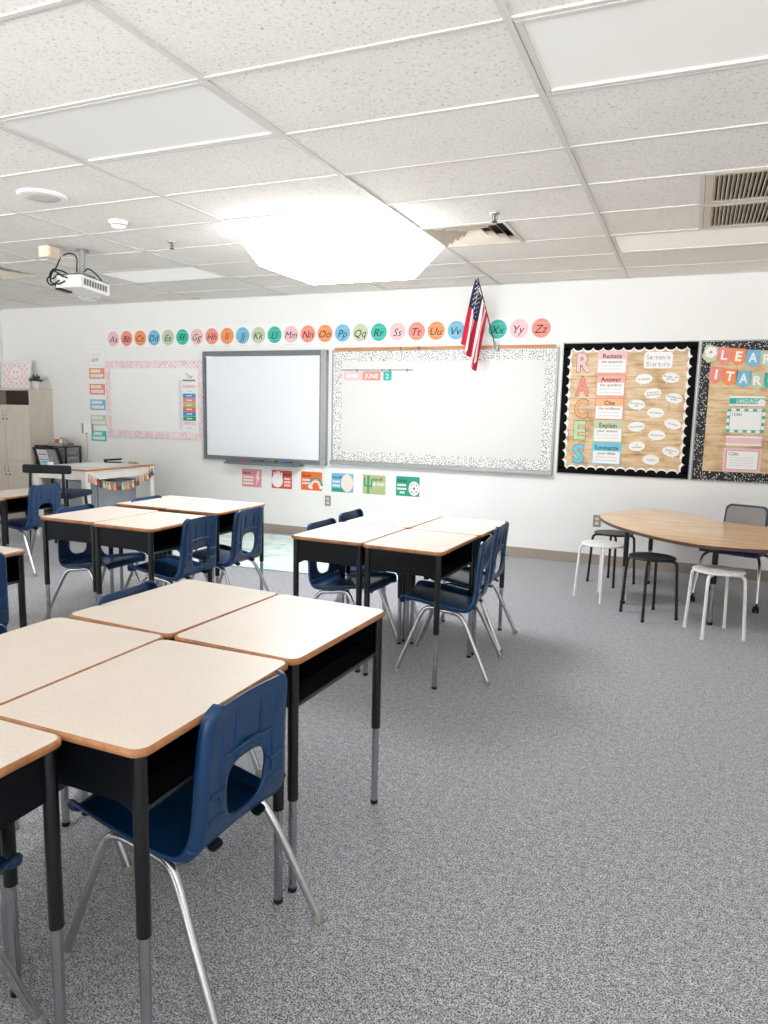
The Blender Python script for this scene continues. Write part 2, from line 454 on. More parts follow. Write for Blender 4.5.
# the big lit drop light
t = thing('ceiling_light', 'glaring white drop light hanging from the middle of the ceiling', 'ceiling light', (-2.485, 4.936, CEIL))
LIT = emit('lit_drop_lens', '#f8faff', 15.5); LITSIDE = emit('lit_drop_side', '#f8faff', 3.6)
d = MB(); W2, H2, wb, hb, dz = .60, .60, .44, .40, -.27
vs = [(-W2, -H2, 0), (W2, -H2, 0), (W2, H2, 0), (-W2, H2, 0), (-wb, -hb-.03, dz), (wb, -hb-.03, dz), (wb, hb-.03, dz), (-wb, hb-.03, dz)]
d.add(vs, [(0, 4, 5, 1), (1, 5, 6, 2), (2, 6, 7, 3), (3, 7, 4, 0)], LITSIDE); d.add(vs, [(4, 7, 6, 5)], LIT); d.build('lens', t)
f = MB()
for sx in (-1, 1): f.box((sx*.602, 0, .01), (.012, 1.216, .02), GRIDM)
for sy in (-1, 1): f.box((0, sy*.602, .01), (1.192, .012, .02), GRIDM)
f.box((0, 0, .03), (1.2, 1.2, .012), GRIDM); f.build('frame', t)

# return air grilles
VENTM = mat('vent_beige', '#cfc4b3', .45, var=.04); DARK = mat('vent_dark', '#2b2622', .9)
for k, (y, lab) in enumerate(((GY+3.5*TY, 'slatted return air grille nearer the camera of the two beige ones'), (GY+4.5*TY, 'slatted return air grille nearer the flag wall of the two beige ones'))):
    t = thing('ceiling_vent', lab, 'ceiling vent', (GX+TX*.75, y, CEIL), group='return air grilles')
    f = MB(); w, h = TX/2-.03, TY-.03
    for sx in (-1, 1): f.box((sx*(w/2-.02), 0, .004), (.04, h, .012), VENTM, bev=.003)
    for sy in (-1, 1): f.box((0, sy*(h/2-.02), .004), (w-.08, .04, .012), VENTM, bev=.003)
    f.build('frame', t)
    f = MB(); f.box((0, 0, .06), (w-.02, h-.02, .01), DARK)
    for sx in (-1, 1): f.box((sx*(w/2-.03), 0, .035), (.006, h-.06, .05), DARK)
    for sy in (-1, 1): f.box((0, sy*(h/2-.03), .035), (w-.06, .006, .05), DARK)
    f.build('duct', t)
    f = MB(); ns = 22
    for q in range(ns):
        x = -w/2+.05+(w-.1)*q/(ns-1)
        f.box((0, 0, 0), (.003, h-.08, .024), VENTM, Matrix.Translation((x, 0, .008)) @ Matrix.Rotation(radians(38), 4, 'Y'))
    f.build('slats', t)
# square diffusers
for (x, y, lab) in ((GX-TX*.75-.0, GY+4.5*TY, 'beige square louvred diffuser in the ceiling above the flag'), (GX-TX*4.75, GY+4.5*TY, 'square diffuser at the left edge of the ceiling near the projector')):
    t = thing('ceiling_diffuser', lab, 'ceiling vent', (x, y, CEIL))
    f = MB()
    for q, s in enumerate((.58, .46, .32, .18)):
        zz = -.002+q*.006; i2 = s/2; o2 = s/2-.038
        vs = []
        for (r, z) in ((i2, zz+.0), (o2, zz+.042)):
            vs += [(-r, -r, z), (r, -r, z), (r, r, z), (-r, r, z)]
        vs += [(p[0], p[1], p[2]+.003) for p in vs]
        fs = []
        for e in range(4):
            g = (e+1) % 4
            fs += [(e, e+4, g+4, g), (8+e, 8+g, 12+g, 12+e), (e, g, 8+g, 8+e), (4+e, 12+e, 12+g, 4+g)]
        f.add(vs, fs, mat('diffuser_beige', '#d3c9b8', .45, var=.08, scale=8))
    f.build('louvre', t)
    f = MB(); f.box((0, 0, .085), (.56, .56, .008), DARK)
    for sx in (-1, 1): f.box((sx*.278, 0, .06), (.006, .56, .05), DARK); f.box((0, sx*.278, .06), (.55, .006, .05), DARK)
    f.build('duct', t)
# speaker, smoke detectors, sprinklers
t = thing('ceiling_speaker', 'round white speaker grille in the ceiling near the left edge', 'speaker', (-3.82, 3.45, CEIL))
f = MB(); f.lathe((0, 0), [(.145, .006), (.145, -.006), (.135, -.012), (.105, -.010)], WHITE, 36); f.build('rim', t)
f = MB(); f.lathe((0, 0), [(.106, -.009), (.104, -.012), (.06, -.014), (.004, -.015)], mat('speaker_mesh', '#c9c5bf', .7), 32); f.build('grille', t)
def detector(x, y, lab, r):
    t = thing('smoke_detector', lab, 'smoke detector', (x, y, CEIL))
    f = MB(); f.lathe((0, 0), [(r, .006), (r, -.012), (r*.95, -.016)], WHITE, 28); f.build('base', t)
    f = MB(); f.lathe((0, 0), [(r*.78, -.014), (r*.82, -.03), (r*.6, -.045), (r*.2, -.05)], WHITE, 28)
    f.lathe((0, 0), [(r*.80, -.021), (r*.825, -.023), (r*.825, -.026), (r*.8, -.027)], mat('detector_slot', '#6d6a66', .8), 28); f.build('cover', t)
detector(-3.82, 4.096, 'round white smoke detector between the speaker and the sprinkler', .065)
detector(-6.75, 6.72, 'round white detector on the ceiling behind the projector', .12)
def sprinkler(x, y, lab):
    t = thing('fire_sprinkler', lab, 'sprinkler', (x, y, CEIL))
    f = MB(); f.lathe((0, 0), [(.032, .004), (.030, -.006), (.012, -.010)], CHROME, 20); f.build('escutcheon', t)
    f = MB(); f.cyl((0, 0), .007, -.045, -.004, GOLD, 10); f.tube([(-.014, 0, -.012), (-.017, 0, -.03), (0, 0, -.046)], .003, GOLD, 6); f.tube([(.014, 0, -.012), (.017, 0, -.03), (0, 0, -.046)], .003, GOLD, 6); f.build('body', t)
    f = MB(); f.cyl((0, 0), .02, -.051, -.048, DARK, 14); f.build('deflector', t)
sprinkler(-3.865, 4.72, 'small brass sprinkler head left of the lit ceiling light')
sprinkler(-1.273, 4.729, 'small brass sprinkler head beside the square diffuser')

# projector
t = thing('projector', 'white projector hanging from a pole under the ceiling', 'projector', (-4.80, 4.72, 2.45), rot=(radians(-5), 0, radians(2)))
f = MB()
f.bevbox((0, 0, 0), (.26, .34, .105), mat('projector_shell', '#e9e7e2', .45), .012); f.build('body', t)
f = MB(); f.box((0, 0, .054), (.24, .32, .012), BLACK, bev=.004); f.build('top_plate', t)
f = MB()
for q in range(9): f.box((.131, -.12+.03*q, .0), (.003, .02, .05), DGREY)
f.build('side_vent', t)
f = MB(); f.lathe((0, 0), [(.036, 0), (.036, .02), (.03, .024), (.018, .02)], BLACKRUB, 24, Matrix.Translation((.05, .168, 0)) @ Matrix.Rotation(radians(-90), 4, 'X')); f.build('lens', t)
f = MB(); f.box((-.11, -.10, -.05), (.06, .13, .03), BLACK, bev=.005); f.build('lamp_door', t)
f = MB(); f.cyl((0, -.02), .023, .06, .292, GREYM, 18); f.cyl((0, -.02), .055, .284, .291, GREYM, 24); f.build('pole', t)
f = MB(); f.box((0, -.02, .075), (.18, .12, .022), GREYM, bev=.004); f.build('mount_bracket', t)
pb = Matrix.Rotation(-radians(33), 3, 'Z')
for q, pts in enumerate(([(-.15, -.15, .21), (-.16, -.19, .12), (-.17, -.24, .05), (-.14, -.27, -.02), (-.08, -.24, -.03), (-.03, -.205, .0)],
          [(-.14, -.13, .23), (-.08, -.10, .25), (-.03, -.07, .22), (-.03, -.06, .10)],
          [(-.17, -.22, .10), (-.22, -.20, .06), (-.21, -.25, .0), (-.15, -.25, -.04), (-.10, -.205, .01)],
          [(.02, -.02, .11), (.09, -.04, .13), (.15, -.02, .10), (.15, .08, .06)],
          [(-.20, -.12, .09), (-.21, -.18, .03), (-.17, -.26, .03), (-.11, -.28, .07), (-.05, -.205, .03)],
          [(-.12, -.04, .08), (-.18, -.10, .11), (-.16, -.22, .09), (-.06, -.26, .05), (.0, -.205, .02)],
          [(-.157, .02, .02), (-.20, -.05, .04), (-.20, -.16, -.02), (-.157, -.15, -.02)])):
    f = MB(); f.tube(smooth_path([(p[0]*.86, p[1]*.84, p[2]) for p in pts], 5), .006, BLACKRUB, 7); f.build('cable', t)
t = thing('junction_box', 'small cream cable box on the ceiling left of the projector pole', 'box', (-4.97, 4.535, CEIL))
f = MB(); f.box((0, 0, -.045), (.11, .12, .09), mat('cream_box', '#eadfca', .5), bev=.006); f.build('box', t)
f = MB(); f.box((.06, 0, -.045), (.012, .1, .07), mat('cream_cover', '#ddcfb2', .5), bev=.003); f.build('cover', t)

# ------------------------------------------------------------------ wall: alphabet cards
CYC = [PINK, CORAL, ORANGE, BLUE, SAGE, TEAL]
CNAME = ['pink', 'coral', 'orange', 'blue', 'sage green', 'teal']
for k in range(26):
    u = chr(65+k); x = -6.891+k*.2182
    o = MB(); o.box((0, 0, .0008), (.2176, .245, .0016), PAPER)
    o.disc(0, 0, .094, .094, .0022, CYC[k % 6], 36)
    s = u+u.lower()
    o.text(s, 0, -.005, .082, .0026, INK, .155, .28, 0)
    for yy in (.052, -.052): o.rect(0, yy, .15, .0022, .0024, LGREY)
    o.rect(-.02, -.1125, .12, .004, .0022, LGREY)
    o = o.build('alphabet_card', None, on_wall(x, 2.306), WROT)
    tag(o, 'alphabet card %s, slanted black letters on a %s circle' % (s, CNAME[k % 6]), 'card', 'alphabet cards above the boards')

# ------------------------------------------------------------------ pink bordered whiteboard, left
def flat_board(name, label, cat, x0, x1, z0, z1, surf, frame, fw=.018, th=.018):
    t = thing(name, label, cat, on_wall((x0+x1)/2, (z0+z1)/2), rot=WROT)
    w, h = x1-x0, z1-z0
    f = MB(); f.box((0, 0, th*.4), (w-2*fw, h-2*fw, th*.8), surf); f.build('surface', t)
    f = MB()
    for sx in (-1, 1): f.box((sx*(w/2-fw/2), 0, th/2), (fw, h, th), frame, bev=.002)
    for sy in (-1, 1): f.box((0, sy*(h/2-fw/2), th/2), (w-2*fw, fw, th), frame, bev=.002)
    f.build('frame', t)
    return t, w, h
def border_strips(w, h, bw, z, m, th=.0008):
    f = MB()
    for sy in (-1, 1): f.box((0, sy*(h/2-bw/2), z), (w, bw, th), m)
    for sx in (-1, 1): f.box((sx*(w/2-bw/2), 0, z), (bw, h-2*bw, th), m)
    return f
t, w, h = flat_board('whiteboard', 'small whiteboard edged with pink tassel paper, beside the voice level cards', 'whiteboard', -7.035, -5.475, 1.06, 2.02, mat('left_board_enamel', '#f4f3f1', .35, var=.01, scale=2), GREYM, .012, .014)
border_strips(w-.004, h-.004, .085, .0152, TASSEL).build('paper_border', t)
# schedule chart on it
cx = -5.70; WB1 = .0165
o = MB(); o.box((0, 0, .0008), (.19, .085, .0016), PAPER); o.text('My', -.03, .015, .03, .002, TEAL, shear=.3); o.text('Day', .02, -.015, .035, .002, INK, shear=.3)
tag(o.build('schedule_card', None, on_wall(cx, 1.845, WB1), WROT), 'white schedule heading with script lettering at the top of the card column', 'card', 'schedule cards on the pink bordered board')
SCHED = [('brown red and white', BROWN, 1.772), ('pale pink topmost', PINK, 1.712), ('plain white upper', PAPER, 1.654), ('blue upper', DBLUE, 1.598), ('coral', CORAL, 1.543), ('sage green', OLIVE, 1.488),
         ('orange', DORANGE, 1.433), ('blue lower', DBLUE, 1.378), ('teal', DTEAL, 1.321), ('pale pink lower', PINK, 1.260), ('plain white bottom', PAPER, 1.205)]
for nm, m, z in SCHED:
    o = MB(); o.box((0, 0, .0008), (.19, .0525, .0016), PAPER if m in (PINK, BROWN) else m)
    if m is PINK: o.rect(0, 0, .185, .036, .0021, PINK)
    if m is BROWN: o.rect(0, .012, .185, .016, .0021, BROWN)
    for q in range(4): o.rect(-.033+q*.022, 0, .015, .016, .0024, PAPER if m not in (PAPER, PINK, BROWN) else LGREY)
    tag(o.build('schedule_card', None, on_wall(cx, z, WB1), WROT), '%s schedule strip in the card column on the pink bordered board' % nm, 'card', 'schedule cards on the pink bordered board')
o = MB(); o.box((0, 0, .0008), (.05, .60, .0016), mat('pale_lilac_paper', '#e3e2ea', .6))
for q in range(12): o.rect(0, .26-q*.047, .03, .012, .0021, LGREY)
tag(o.build('time_strip', None, on_wall(-5.835, 1.485, WB1), WROT), 'narrow pale strip of times left of the schedule column', 'card')

# voice level cards column
VL = [('heading', None, 2.074, ''), ('orange', mat('paper_burnt', '#ea9b70', .6), 1.871, ''), ('coral', mat('paper_salmon', '#ee8a78', .6), 1.668, ''), ('blue', BLUE, 1.466, ''), ('sage green', SAGE, 1.264, ''), ('teal', mat('paper_aqua', '#37c2bf', .6), 1.060, '')]
for q, (nm, m, z, s) in enumerate(VL):
    o = MB(); o.box((0, 0, .0008), (.27, .198, .0016), PAPER)
    if m is None:
        for sx in (-1, 1): o.rect(sx*.133, 0, .003, .196, .0021, LGREY)
        o.rect(0, .097, .27, .003, .0021, LGREY); o.rect(0, -.097, .27, .003, .0021, LGREY)
        o.text('VOICE', -.01, .035, .045, .0024, PINK, .17, 0, .01)
        for k, (c, mm) in enumerate(zip('LEVEL', (RED, DTEAL, DTEAL, DTEAL, PINK))): o.text(c, -.07+k*.03, -.03, .042, .0024, mm, .03, 0, .012)
    else:
        o.rect(0, -.002, .262, .138, .0021, m)
        rr = random.Random(q)
        for row in range(2):
            x = -.105
            while x < .06:
                ww = rr.uniform(.012, .024); o.rect(x+ww/2, .03-row*.06, ww, .042, .0025, PAPER); x += ww+.006
        o.disc(.085, -.03, .022, .022, .0025, PAPER, 16)
    lab = 'white heading card at the top of the column left of the pink bordered board' if m is None else '%s voice level card in the column left of the pink bordered board' % nm
    tag(o.build('voice_level_card', None, on_wall(-7.188, z), WROT), lab, 'card', 'voice level cards')

# ------------------------------------------------------------------ smart board
t = thing('interactive_whiteboard', 'wide blank interactive whiteboard in a grey frame above the rule posters', 'whiteboard', on_wall(-4.625, 1.482), rot=WROT)
w, h = 1.68, 1.285
f = MB(); f.box((0, 0, .02), (w-.02, h-.02, .04), DGREY); f.build('casing', t)
f = MB(); f.box((-.022, -.005, .043), (w-.14, h-.11, .004), SMARTW); f.build('screen', t)
f = MB()
f.box((0, h/2-.028, .03), (w, .056, .06), DGREY, bev=.006); f.box((0, -h/2+.022, .03), (w, .044, .06), DGREY, bev=.006)
f.box((-w/2+.016, 0, .03), (.032, h-.09, .06), DGREY, bev=.005); f.build('frame', t)
f = MB(); f.box((w/2-.035, 0, .034), (.07, h, .068), GREYM, bev=.006); f.build('side_rail', t)
f = MB(); f.box((-w/2+.085, h/2-.062, .0465), (.11, .016, .002), PAPER); f.build('plate', t)
tray = MB(); tray.box((0, 0, -.002), (1.02, .012, .1), DGREY, bev=.003); tray.box((0, .016, .046), (1.02, .03, .006), DGREY); tray.box((0, .0, .085), (1.0, .02, .05), DGREY, bev=.006)
tr = tray.build('pen_tray', t, (0, 0, 0)); tr.location = (.02, -h/2-.026, .045)
def marker(x, col, nm):
    t = thing('marker', '%s marker lying in the tray of the interactive whiteboard' % nm, 'marker', on_wall(x, .848, .08), rot=(0, pi/2, 0), group='markers in the pen tray')
    f = MB(); f.lathe((0, 0), [(.009, -.06), (.011, -.055), (.011, .03)], col, 12); f.build('barrel', t)
    f = MB(); f.lathe((0, 0), [(.012, .03), (.012, .062), (.008, .068)], BLACKRUB if nm != 'red' else col, 12); f.build('cap', t)
for x, c, nm in ((-4.86, mat('marker_red', '#c03540', .4), 'red'), (-4.66, mat('marker_black', '#26262a', .4), 'black'), (-4.47, mat('marker_green', '#2f8b56', .4), 'green'), (-4.27, mat('marker_blue', '#3b50a8', .4), 'blue')): marker(x, c, nm)

# ------------------------------------------------------------------ big dalmatian whiteboard
WX0, WX1, WZ0, WZ1 = -3.735, -1.248, .885, 2.125
t, w, h = flat_board('whiteboard', 'wide whiteboard edged with black dotted paper, under the flag', 'whiteboard', WX0, WX1, WZ0, WZ1, BOARD, GREYM, .022, .022)
border_strips(w-.044, h-.044, .105, .0184, DALMATIAN).build('paper_border', t)
f = MB(); f.box((0, h/2+.004, .016), (w-.07, .03, .03), OAK, bev=.003)
for sx in (-.42, -.22, -.2): f.box((sx, h/2+.004, .034), (.007, .032, .006), BLACK)
f.build('map_rail', t)
f = MB(); f.box((0, -h/2-.012, .03), (w, .03, .06), GREYM, bev=.006); f.box((0, -h/2+.006, .052), (w, .012, .01), GREYM, bev=.003); f.build('marker_tray', t)
# date magnets on a rail
t = thing('magnet_rail', 'thin grey magnet rail high on the dotted whiteboard', 'rail', on_wall(-3.20, 1.904, .0185), rot=WROT)
f = MB(); f.box((0, 0, .006), (.86, .012, .012), GREYM, bev=.003); f.build('bar', t)
for sx in (-.22, .08, .17, .37): f = MB(); f.box((sx, -.004, .0135), (.012, .03, .004), DGREY); f.build('clip', t)
for (x, ww, m, s, nm) in ((-3.475, .215, PINK, 'MONDAY', 'pink'), (-3.25, .215, CORAL, 'JUNE', 'coral'), (-3.062, .095, TEAL, '2', 'teal'), (-2.925, .14, PAPER, '', 'blank white')):
    o = MB(); o.box((0, 0, .002), (ww, .095, .004), m, bev=.001)
    if s and m is not PINK: o.text(s, 0, 0, .05, .0046, PAPER, ww*.75, 0, .01)
    elif s:
        o.rect(0, 0, ww*.9, .07, .0044, PINK)
        for q in range(5): o.rect(-.06+q*.028, 0, .018, .035, .0048, PAPER)
    tag(o.build('date_magnet', None, on_wall(x, 1.84, .0185), WROT), '%s magnet card hanging under the rail on the dotted whiteboard' % nm, 'magnet', 'date magnets')

# ------------------------------------------------------------------ flag
t = thing('flag', 'american flag hanging from a slanted pole over the dotted whiteboard', 'flag', (-1.875, WALL_Y-.05, 2.125))
base = Vector((0, 0, 0)); tip = Vector((-.128, -.30, .64))
f = MB(); f.box((0, .026, -.008), (.05, .05, .06), GREYM, bev=.005); f.tube([(0, .005, -.02), tip*.08], .013, GREYM, 12); f.build('bracket', t)
f = MB(); f.tube([base, tip], .0055, mat('flag_stick', '#2b2622', .5), 10); f.build('pole', t)
f = MB(); f.lathe((0, 0), [(.009, 0), (.013, .012), (.006, .03), (.001, .05)], GOLD, 12, Matrix.Translation(tip)); f.build('finial', t)
f = MB(); NU, NV = 54, 39
def flagp(u, v):
    # v 0..1 down the hoist from the tip, u 0..1 along the fly (hangs down)
    p0 = tip.lerp(base, .03+v*.48)
    drop = u*.61
    hx = -.018-.10*(u**.8)*(1-v)+.03*v
    fold = sin(v*pi*4+.6)*(.014+.035*u)
    bx = p0.x+hx*1.0-.02*u+.030*sin(v*pi*4-.5)*(.3+u)-(v*.075)*u
    by = p0.y+fold+.04*v*u-.01
    bz = p0.z-drop*(1-.10*v)-.01*sin(v*8)*u
    return Vector((bx, by, bz))
vs = [flagp(i/NU, j/NV) for i in range(NU+1) for j in range(NV+1)]
for k, m in enumerate((FLAGR, FLAGW, FLAGB)):
    fs = []
    for i in range(NU):
        for j in range(NV):
            st = int((j+.5)/NV*13); canton = st < 7 and (i+.5)/NU < .40
            mm = 2 if canton else (0 if st % 2 == 0 else 1)
            if mm == k:
                a = i*(NV+1)+j; fs.append((a, a+1, a+NV+2, a+NV+1))
    f.add(vs, fs, m, True)
for a in range(9):
    for c in range(6 if a % 2 == 0 else 5):
        u = .40*(a+.9)/10.2; v = (7/13)*((c+.8+(0 if a % 2 == 0 else .5))/6.6)
        p = flagp(u, v); q = (flagp(u+.01, v)-p).cross(flagp(u, v+.01)-p).normalized()
        if q.y > 0: q = -q
        x = q.orthogonal().normalized(); y = q.cross(x)
        for sg in (1, -1):
            pts = [p+q*.0015*sg+(x*cos(2*pi*s/10)+y*sin(2*pi*s/10))*(.0085 if s % 2 == 0 else .0038) for s in range(10)]
            f.add(pts, [tuple(range(10))], FLAGW)
f.build('cloth', t)

# ------------------------------------------------------------------ bulletin boards
def scallop(w, h, band, step, amp, z, m, th=.001):
    """paper border: straight outer edge, arcs along the inner edge"""
    f = MB()
    def side(L, M):
        n = max(1, round(L/step)); st = L/n; pts = [(-L/2, 0), ]
        ins = []
        for k in range(n):
            for q in range(8):
                a = q/8; ins.append((-L/2+(k+a)*st, band-amp+amp*(sin(pi*a)**.55)))
        ins.append((L/2, band-amp))
        vs = []; fs = []
        for x, y in ins: vs += [(x, 0, z), (x, y, z), (x, 0, z-th), (x, y, z-th)]
        for k in range(len(ins)-1):
            a = 4*k; b2 = a+4
            fs += [(a, b2, b2+1, a+1), (a+1, b2+1, b2+3, a+3)]
        f.add(vs, fs, m, False, M)
    side(w, Matrix.Translation((0, -h/2, 0)))
    side(w, Matrix.Translation((0, h/2, 0)) @ Matrix.Rotation(pi, 4, 'Z'))
    side(h-2*(band-amp), Matrix.Translation((-w/2, 0, 0)) @ Matrix.Rotation(-pi/2, 4, 'Z'))
    side(h-2*(band-amp), Matrix.Translation((w/2, 0, 0)) @ Matrix.Rotation(pi/2, 4, 'Z'))
    return f
BW = .013
t, w, h = flat_board('bulletin_board', 'cork board with plank paper and black scalloped border, beside the dotted whiteboard', 'bulletin board', -1.212, .012, .885, 2.16, PLANK, GREYM, .012, .014)
scallop(w-.02, h-.02, .085, .092, .028, .0128, PAPER).build('white_trim', t)
scallop(w-.02, h-.02, .068, .092, .028, .0142, mat('black_border_paper', '#0b0b0c', .85, spec=.15)).build('scalloped_border', t)
BO = .0118
for c, z, m, nm in (('R', 1.973, PINK, 'pink'), ('A', 1.747, CORAL, 'coral'), ('C', 1.533, mat('paper_melon', '#f5a878', .6), 'melon orange'), ('E', 1.323, mat('paper_mint', '#bcd8a8', .6), 'mint green'), ('S', 1.094, CYAN, 'cyan')):
    vs, fs, x0, x1, y0, y1 = text_geo(c, 0, .06)
    o = MB(); o.text(c, 0, 0, .178, .0012, INK, .135, 0, .046); o.text(c, 0, 0, .176, .0022, m, .128, 0, .034)
    tag(o.build('paper_letter', None, on_wall(-1.006, z, BO), WROT), 'fat %s cut-out letter %s in the column on the plank board' % (nm, c), 'letter', 'cut-out letters on the plank board')
for a, bb, z, m, hm in (('Restate', 'the question', 1.972, PINK, PINK), ('Answer', 'the question', 1.753, CORAL, mat('paper_light_coral', '#f6b3a6', .6)), ('Cite', 'the evidence', 1.531, CORAL, PEACH), ('Explain', 'your answer', 1.316, mat('paper_mint', '#bcd8a8', .6), SAGE), ('Summarize', 'your ideas', 1.101, CYAN, CYAN)):
    o = MB(); o.box((0, 0, .0008), (.27, .21, .0016), m); o.rect(0, 0, .25, .19, .0022, PAPER); o.rect(0, .06, .25, .07, .0027, hm)
    o.text(a, 0, .058, .042, .0032, INK, .22, 0, .012); o.text(bb, 0, .006, .028, .0032, INK, .2)
    for q in range(2): o.rect(0, -.035-q*.03, .2, .006, .0028, LGREY)
    tag(o.build('strategy_card', None, on_wall(-.743, z, BO), WROT), 'white card reading %s %s on the plank board' % (a, bb), 'card', 'strategy cards on the plank board')
o = MB(); o.prism(rrect(.25, .15, .03), 0, .0016, PAPER)
for k, (s, z) in enumerate((('Sentence', .03), ('Starters', -.034))):
    cc = [CORAL, TEAL, PINK, BLUE]
    for q, ch in enumerate(s): o.text(ch, -.091+q*.026, z, .045, .0022, cc[(q+k) % 4], .024, 0, .008)
tag(o.build('heading_card', None, on_wall(-.332, 1.987, BO), WROT), 'white rounded heading card reading Sentence Starters in coloured letters', 'card')
BUB = [(-.445, 1.815, ['For example'], 4, -1), (-.211, 1.826, ['On page ..., the', 'text says'], -6, -1), (-.358, 1.682, ['In the text it', 'says the word'], 6, 1), (-.169, 1.639, ['According to the', 'author'], -10, 1), (-.494, 1.575, ['The author says', 'that'], -3, 1), (-.322, 1.503, ['For instance'], -3, -1), (-.165, 1.401, ['The author'], -14, -1), (-.483, 1.369, ['I know because'], 5, 1), (-.298, 1.294, ['The evidence'], -2, -1), (-.468, 1.185, ['In', 'conclusion'], 4, 1), (-.165, 1.145, ['Because of', 'this'], -10, 1), (-.334, 1.061, ['It shows'], -2, 1)]
WHICH = ['left bubble of the top row', 'right bubble of the top row', 'middle bubble just under the top row', 'bubble under the top right one', 'bubble beside the coral Cite card', 'bubble in the very middle of the group', 'right bubble in the fourth row', 'bubble beside the top of the Explain card', 'middle bubble below the fourth row', 'bubble beside the Summarize card', 'lower right bubble near the black border', 'bottommost bubble of all']
for (x, z, ls, rot, sd), wh in zip(BUB, WHICH):
    o = MB(); pts = []
    for k in range(40):
        a = 2*pi*k/40; px, py = .075*cos(a), .047*sin(a)
        pts.append((px, py))
        if k == (32 if sd > 0 else 27): pts.append((sd*.036, -.064))
    o.prism(pts, 0, .0016, PAPER)
    for q, s in enumerate(ls): o.text(s, 0, (len(ls)-1)*.011-q*.022, .015, .0022, INK, .125, 0, .004)
    o = o.build('speech_bubble', None, on_wall(x, z, BO), (pi/2, radians(-rot), 0))
    tag(o, 'white oval speech bubble, %s on the plank board' % wh, 'paper speech bubble', 'speech bubbles on the plank board')

t, w, h = flat_board('bulletin_board', 'cork board with plank paper and speckled black border at the right edge', 'bulletin board', .022, 1.246, .885, 2.16, PLANK, GREYM, .012, .014)
border_strips(w-.024, h-.024, .083, .0122, CONFETTI).build('speckled_border', t)
def pennant(x, z, m, s, lab, flower=False, rot=0):
    o = MB(); ww, hh = .118, .155
    pts = [(-ww/2, hh/2), (-ww/2, -hh*.24), (0, -hh/2), (ww/2, -hh*.24), (ww/2, hh/2)]
    o.prism(pts, 0, .0014, m)
    if flower:
        for k in range(6): o.disc(.03*cos(pi/3*k), .02+.03*sin(pi/3*k), .022, .022, .0021+.00012*k, PAPER, 14)
        o.disc(0, .02, .013, .013, .0032, CORAL, 12)
    elif s: o.text(s, 0, .012, .082, .0021, PAPER, .07, .0, .03)
    o = o.build('pennant', None, on_wall(x, z, .0135), (pi/2, radians(-rot), 0)); tag(o, lab, 'pennant', 'banner pennants on the speckled board')
pennant(.105, 2.035, SAGE, '', 'sage green pennant with a white flower at the start of the upper banner row', True, -14)
cc = [(CORAL, 'coral'), (ORANGE, 'orange'), (BLUE, 'blue'), (SAGE, 'sage green'), (TEAL, 'teal'), (PINK, 'pink'), (CORAL, 'coral')]
for k, s in enumerate('LEAR'):
    pennant(.222+k*.116, 2.018-.012*k, cc[k][0], s, '%s pennant with white letter %s in the upper banner row' % (cc[k][1], s), rot=-6 if k < 2 else 0)
for k, s in enumerate('ITARG'):
    pennant(.168+k*.113, 1.848-.018*min(k, 3), cc[k][0], s, '%s pennant with white letter %s in the lower banner row' % (cc[k][1], s), rot=-6 if k < 2 else 0)
BO2 = .0135
def ican(x, z, m, lab, head, hm, hlab, chk):
    o = MB(); o.box((0, 0, .0008), (.29, .085, .0016), PAPER); o.rect(0, 0, .288, .052, .0022, hm)
    if head: o.text(head, .0, 0, .038, .0028, PAPER, .17, 0, .006)
    if chk:
        for k in range(6): o.disc(.115+.018*cos(pi/3*k), -.012+.018*sin(pi/3*k), .014, .014, .0026+.0001*k, PAPER, 12)
    o = o.build('heading_card', None, on_wall(x, z+.175, BO2), WROT); tag(o, hlab, 'card')
    o = MB(); W, H = .31, .215
    if chk:
        o.box((0, 0, .0008), (W, H, .0016), PAPER)
        nx, ny = 9, 7
        for i in range(nx):
            for j in range(ny):
                if (i in (0, nx-1) or j in (0, ny-1)) and (i+j) % 2 == 0: o.rect(-W/2+W*(i+.5)/nx, -H/2+H*(j+.5)/ny, W/nx*.95, H/ny*.95, .0021, m)
    else:
        o.box((0, 0, .0008), (W, H, .0016), m)
        o.rect(0, 0, W-.04, H-.04, .002, DPINK)
    o.rect(0, 0, W-.05, H-.045, .0026, DGREY); o.rect(0, 0, W-.055, H-.05, .003, PAPER)
    o.text('I CAN', -.075, .055, .03, .0035, INK, .075, 0, .006)
    if not chk:
        for q in range(4): o.rect(-.005, .02-q*.023, .2, .004, .0034, LGREY)
    o = o.build('target_card', None, on_wall(x, z, BO2), WROT); tag(o, lab, 'card')
ican(.44, 1.447, TEAL, 'white I CAN card with a teal checked edge on the speckled board', 'LANGUAGE', TEAL, 'teal heading strip reading LANGUAGE with a white flower at its end', True)
ican(.44, 1.092, PINK, 'white lined I CAN card with a pink edge on the speckled board', '', PINK, 'pink heading strip with faint white letters below the teal checked card', False)

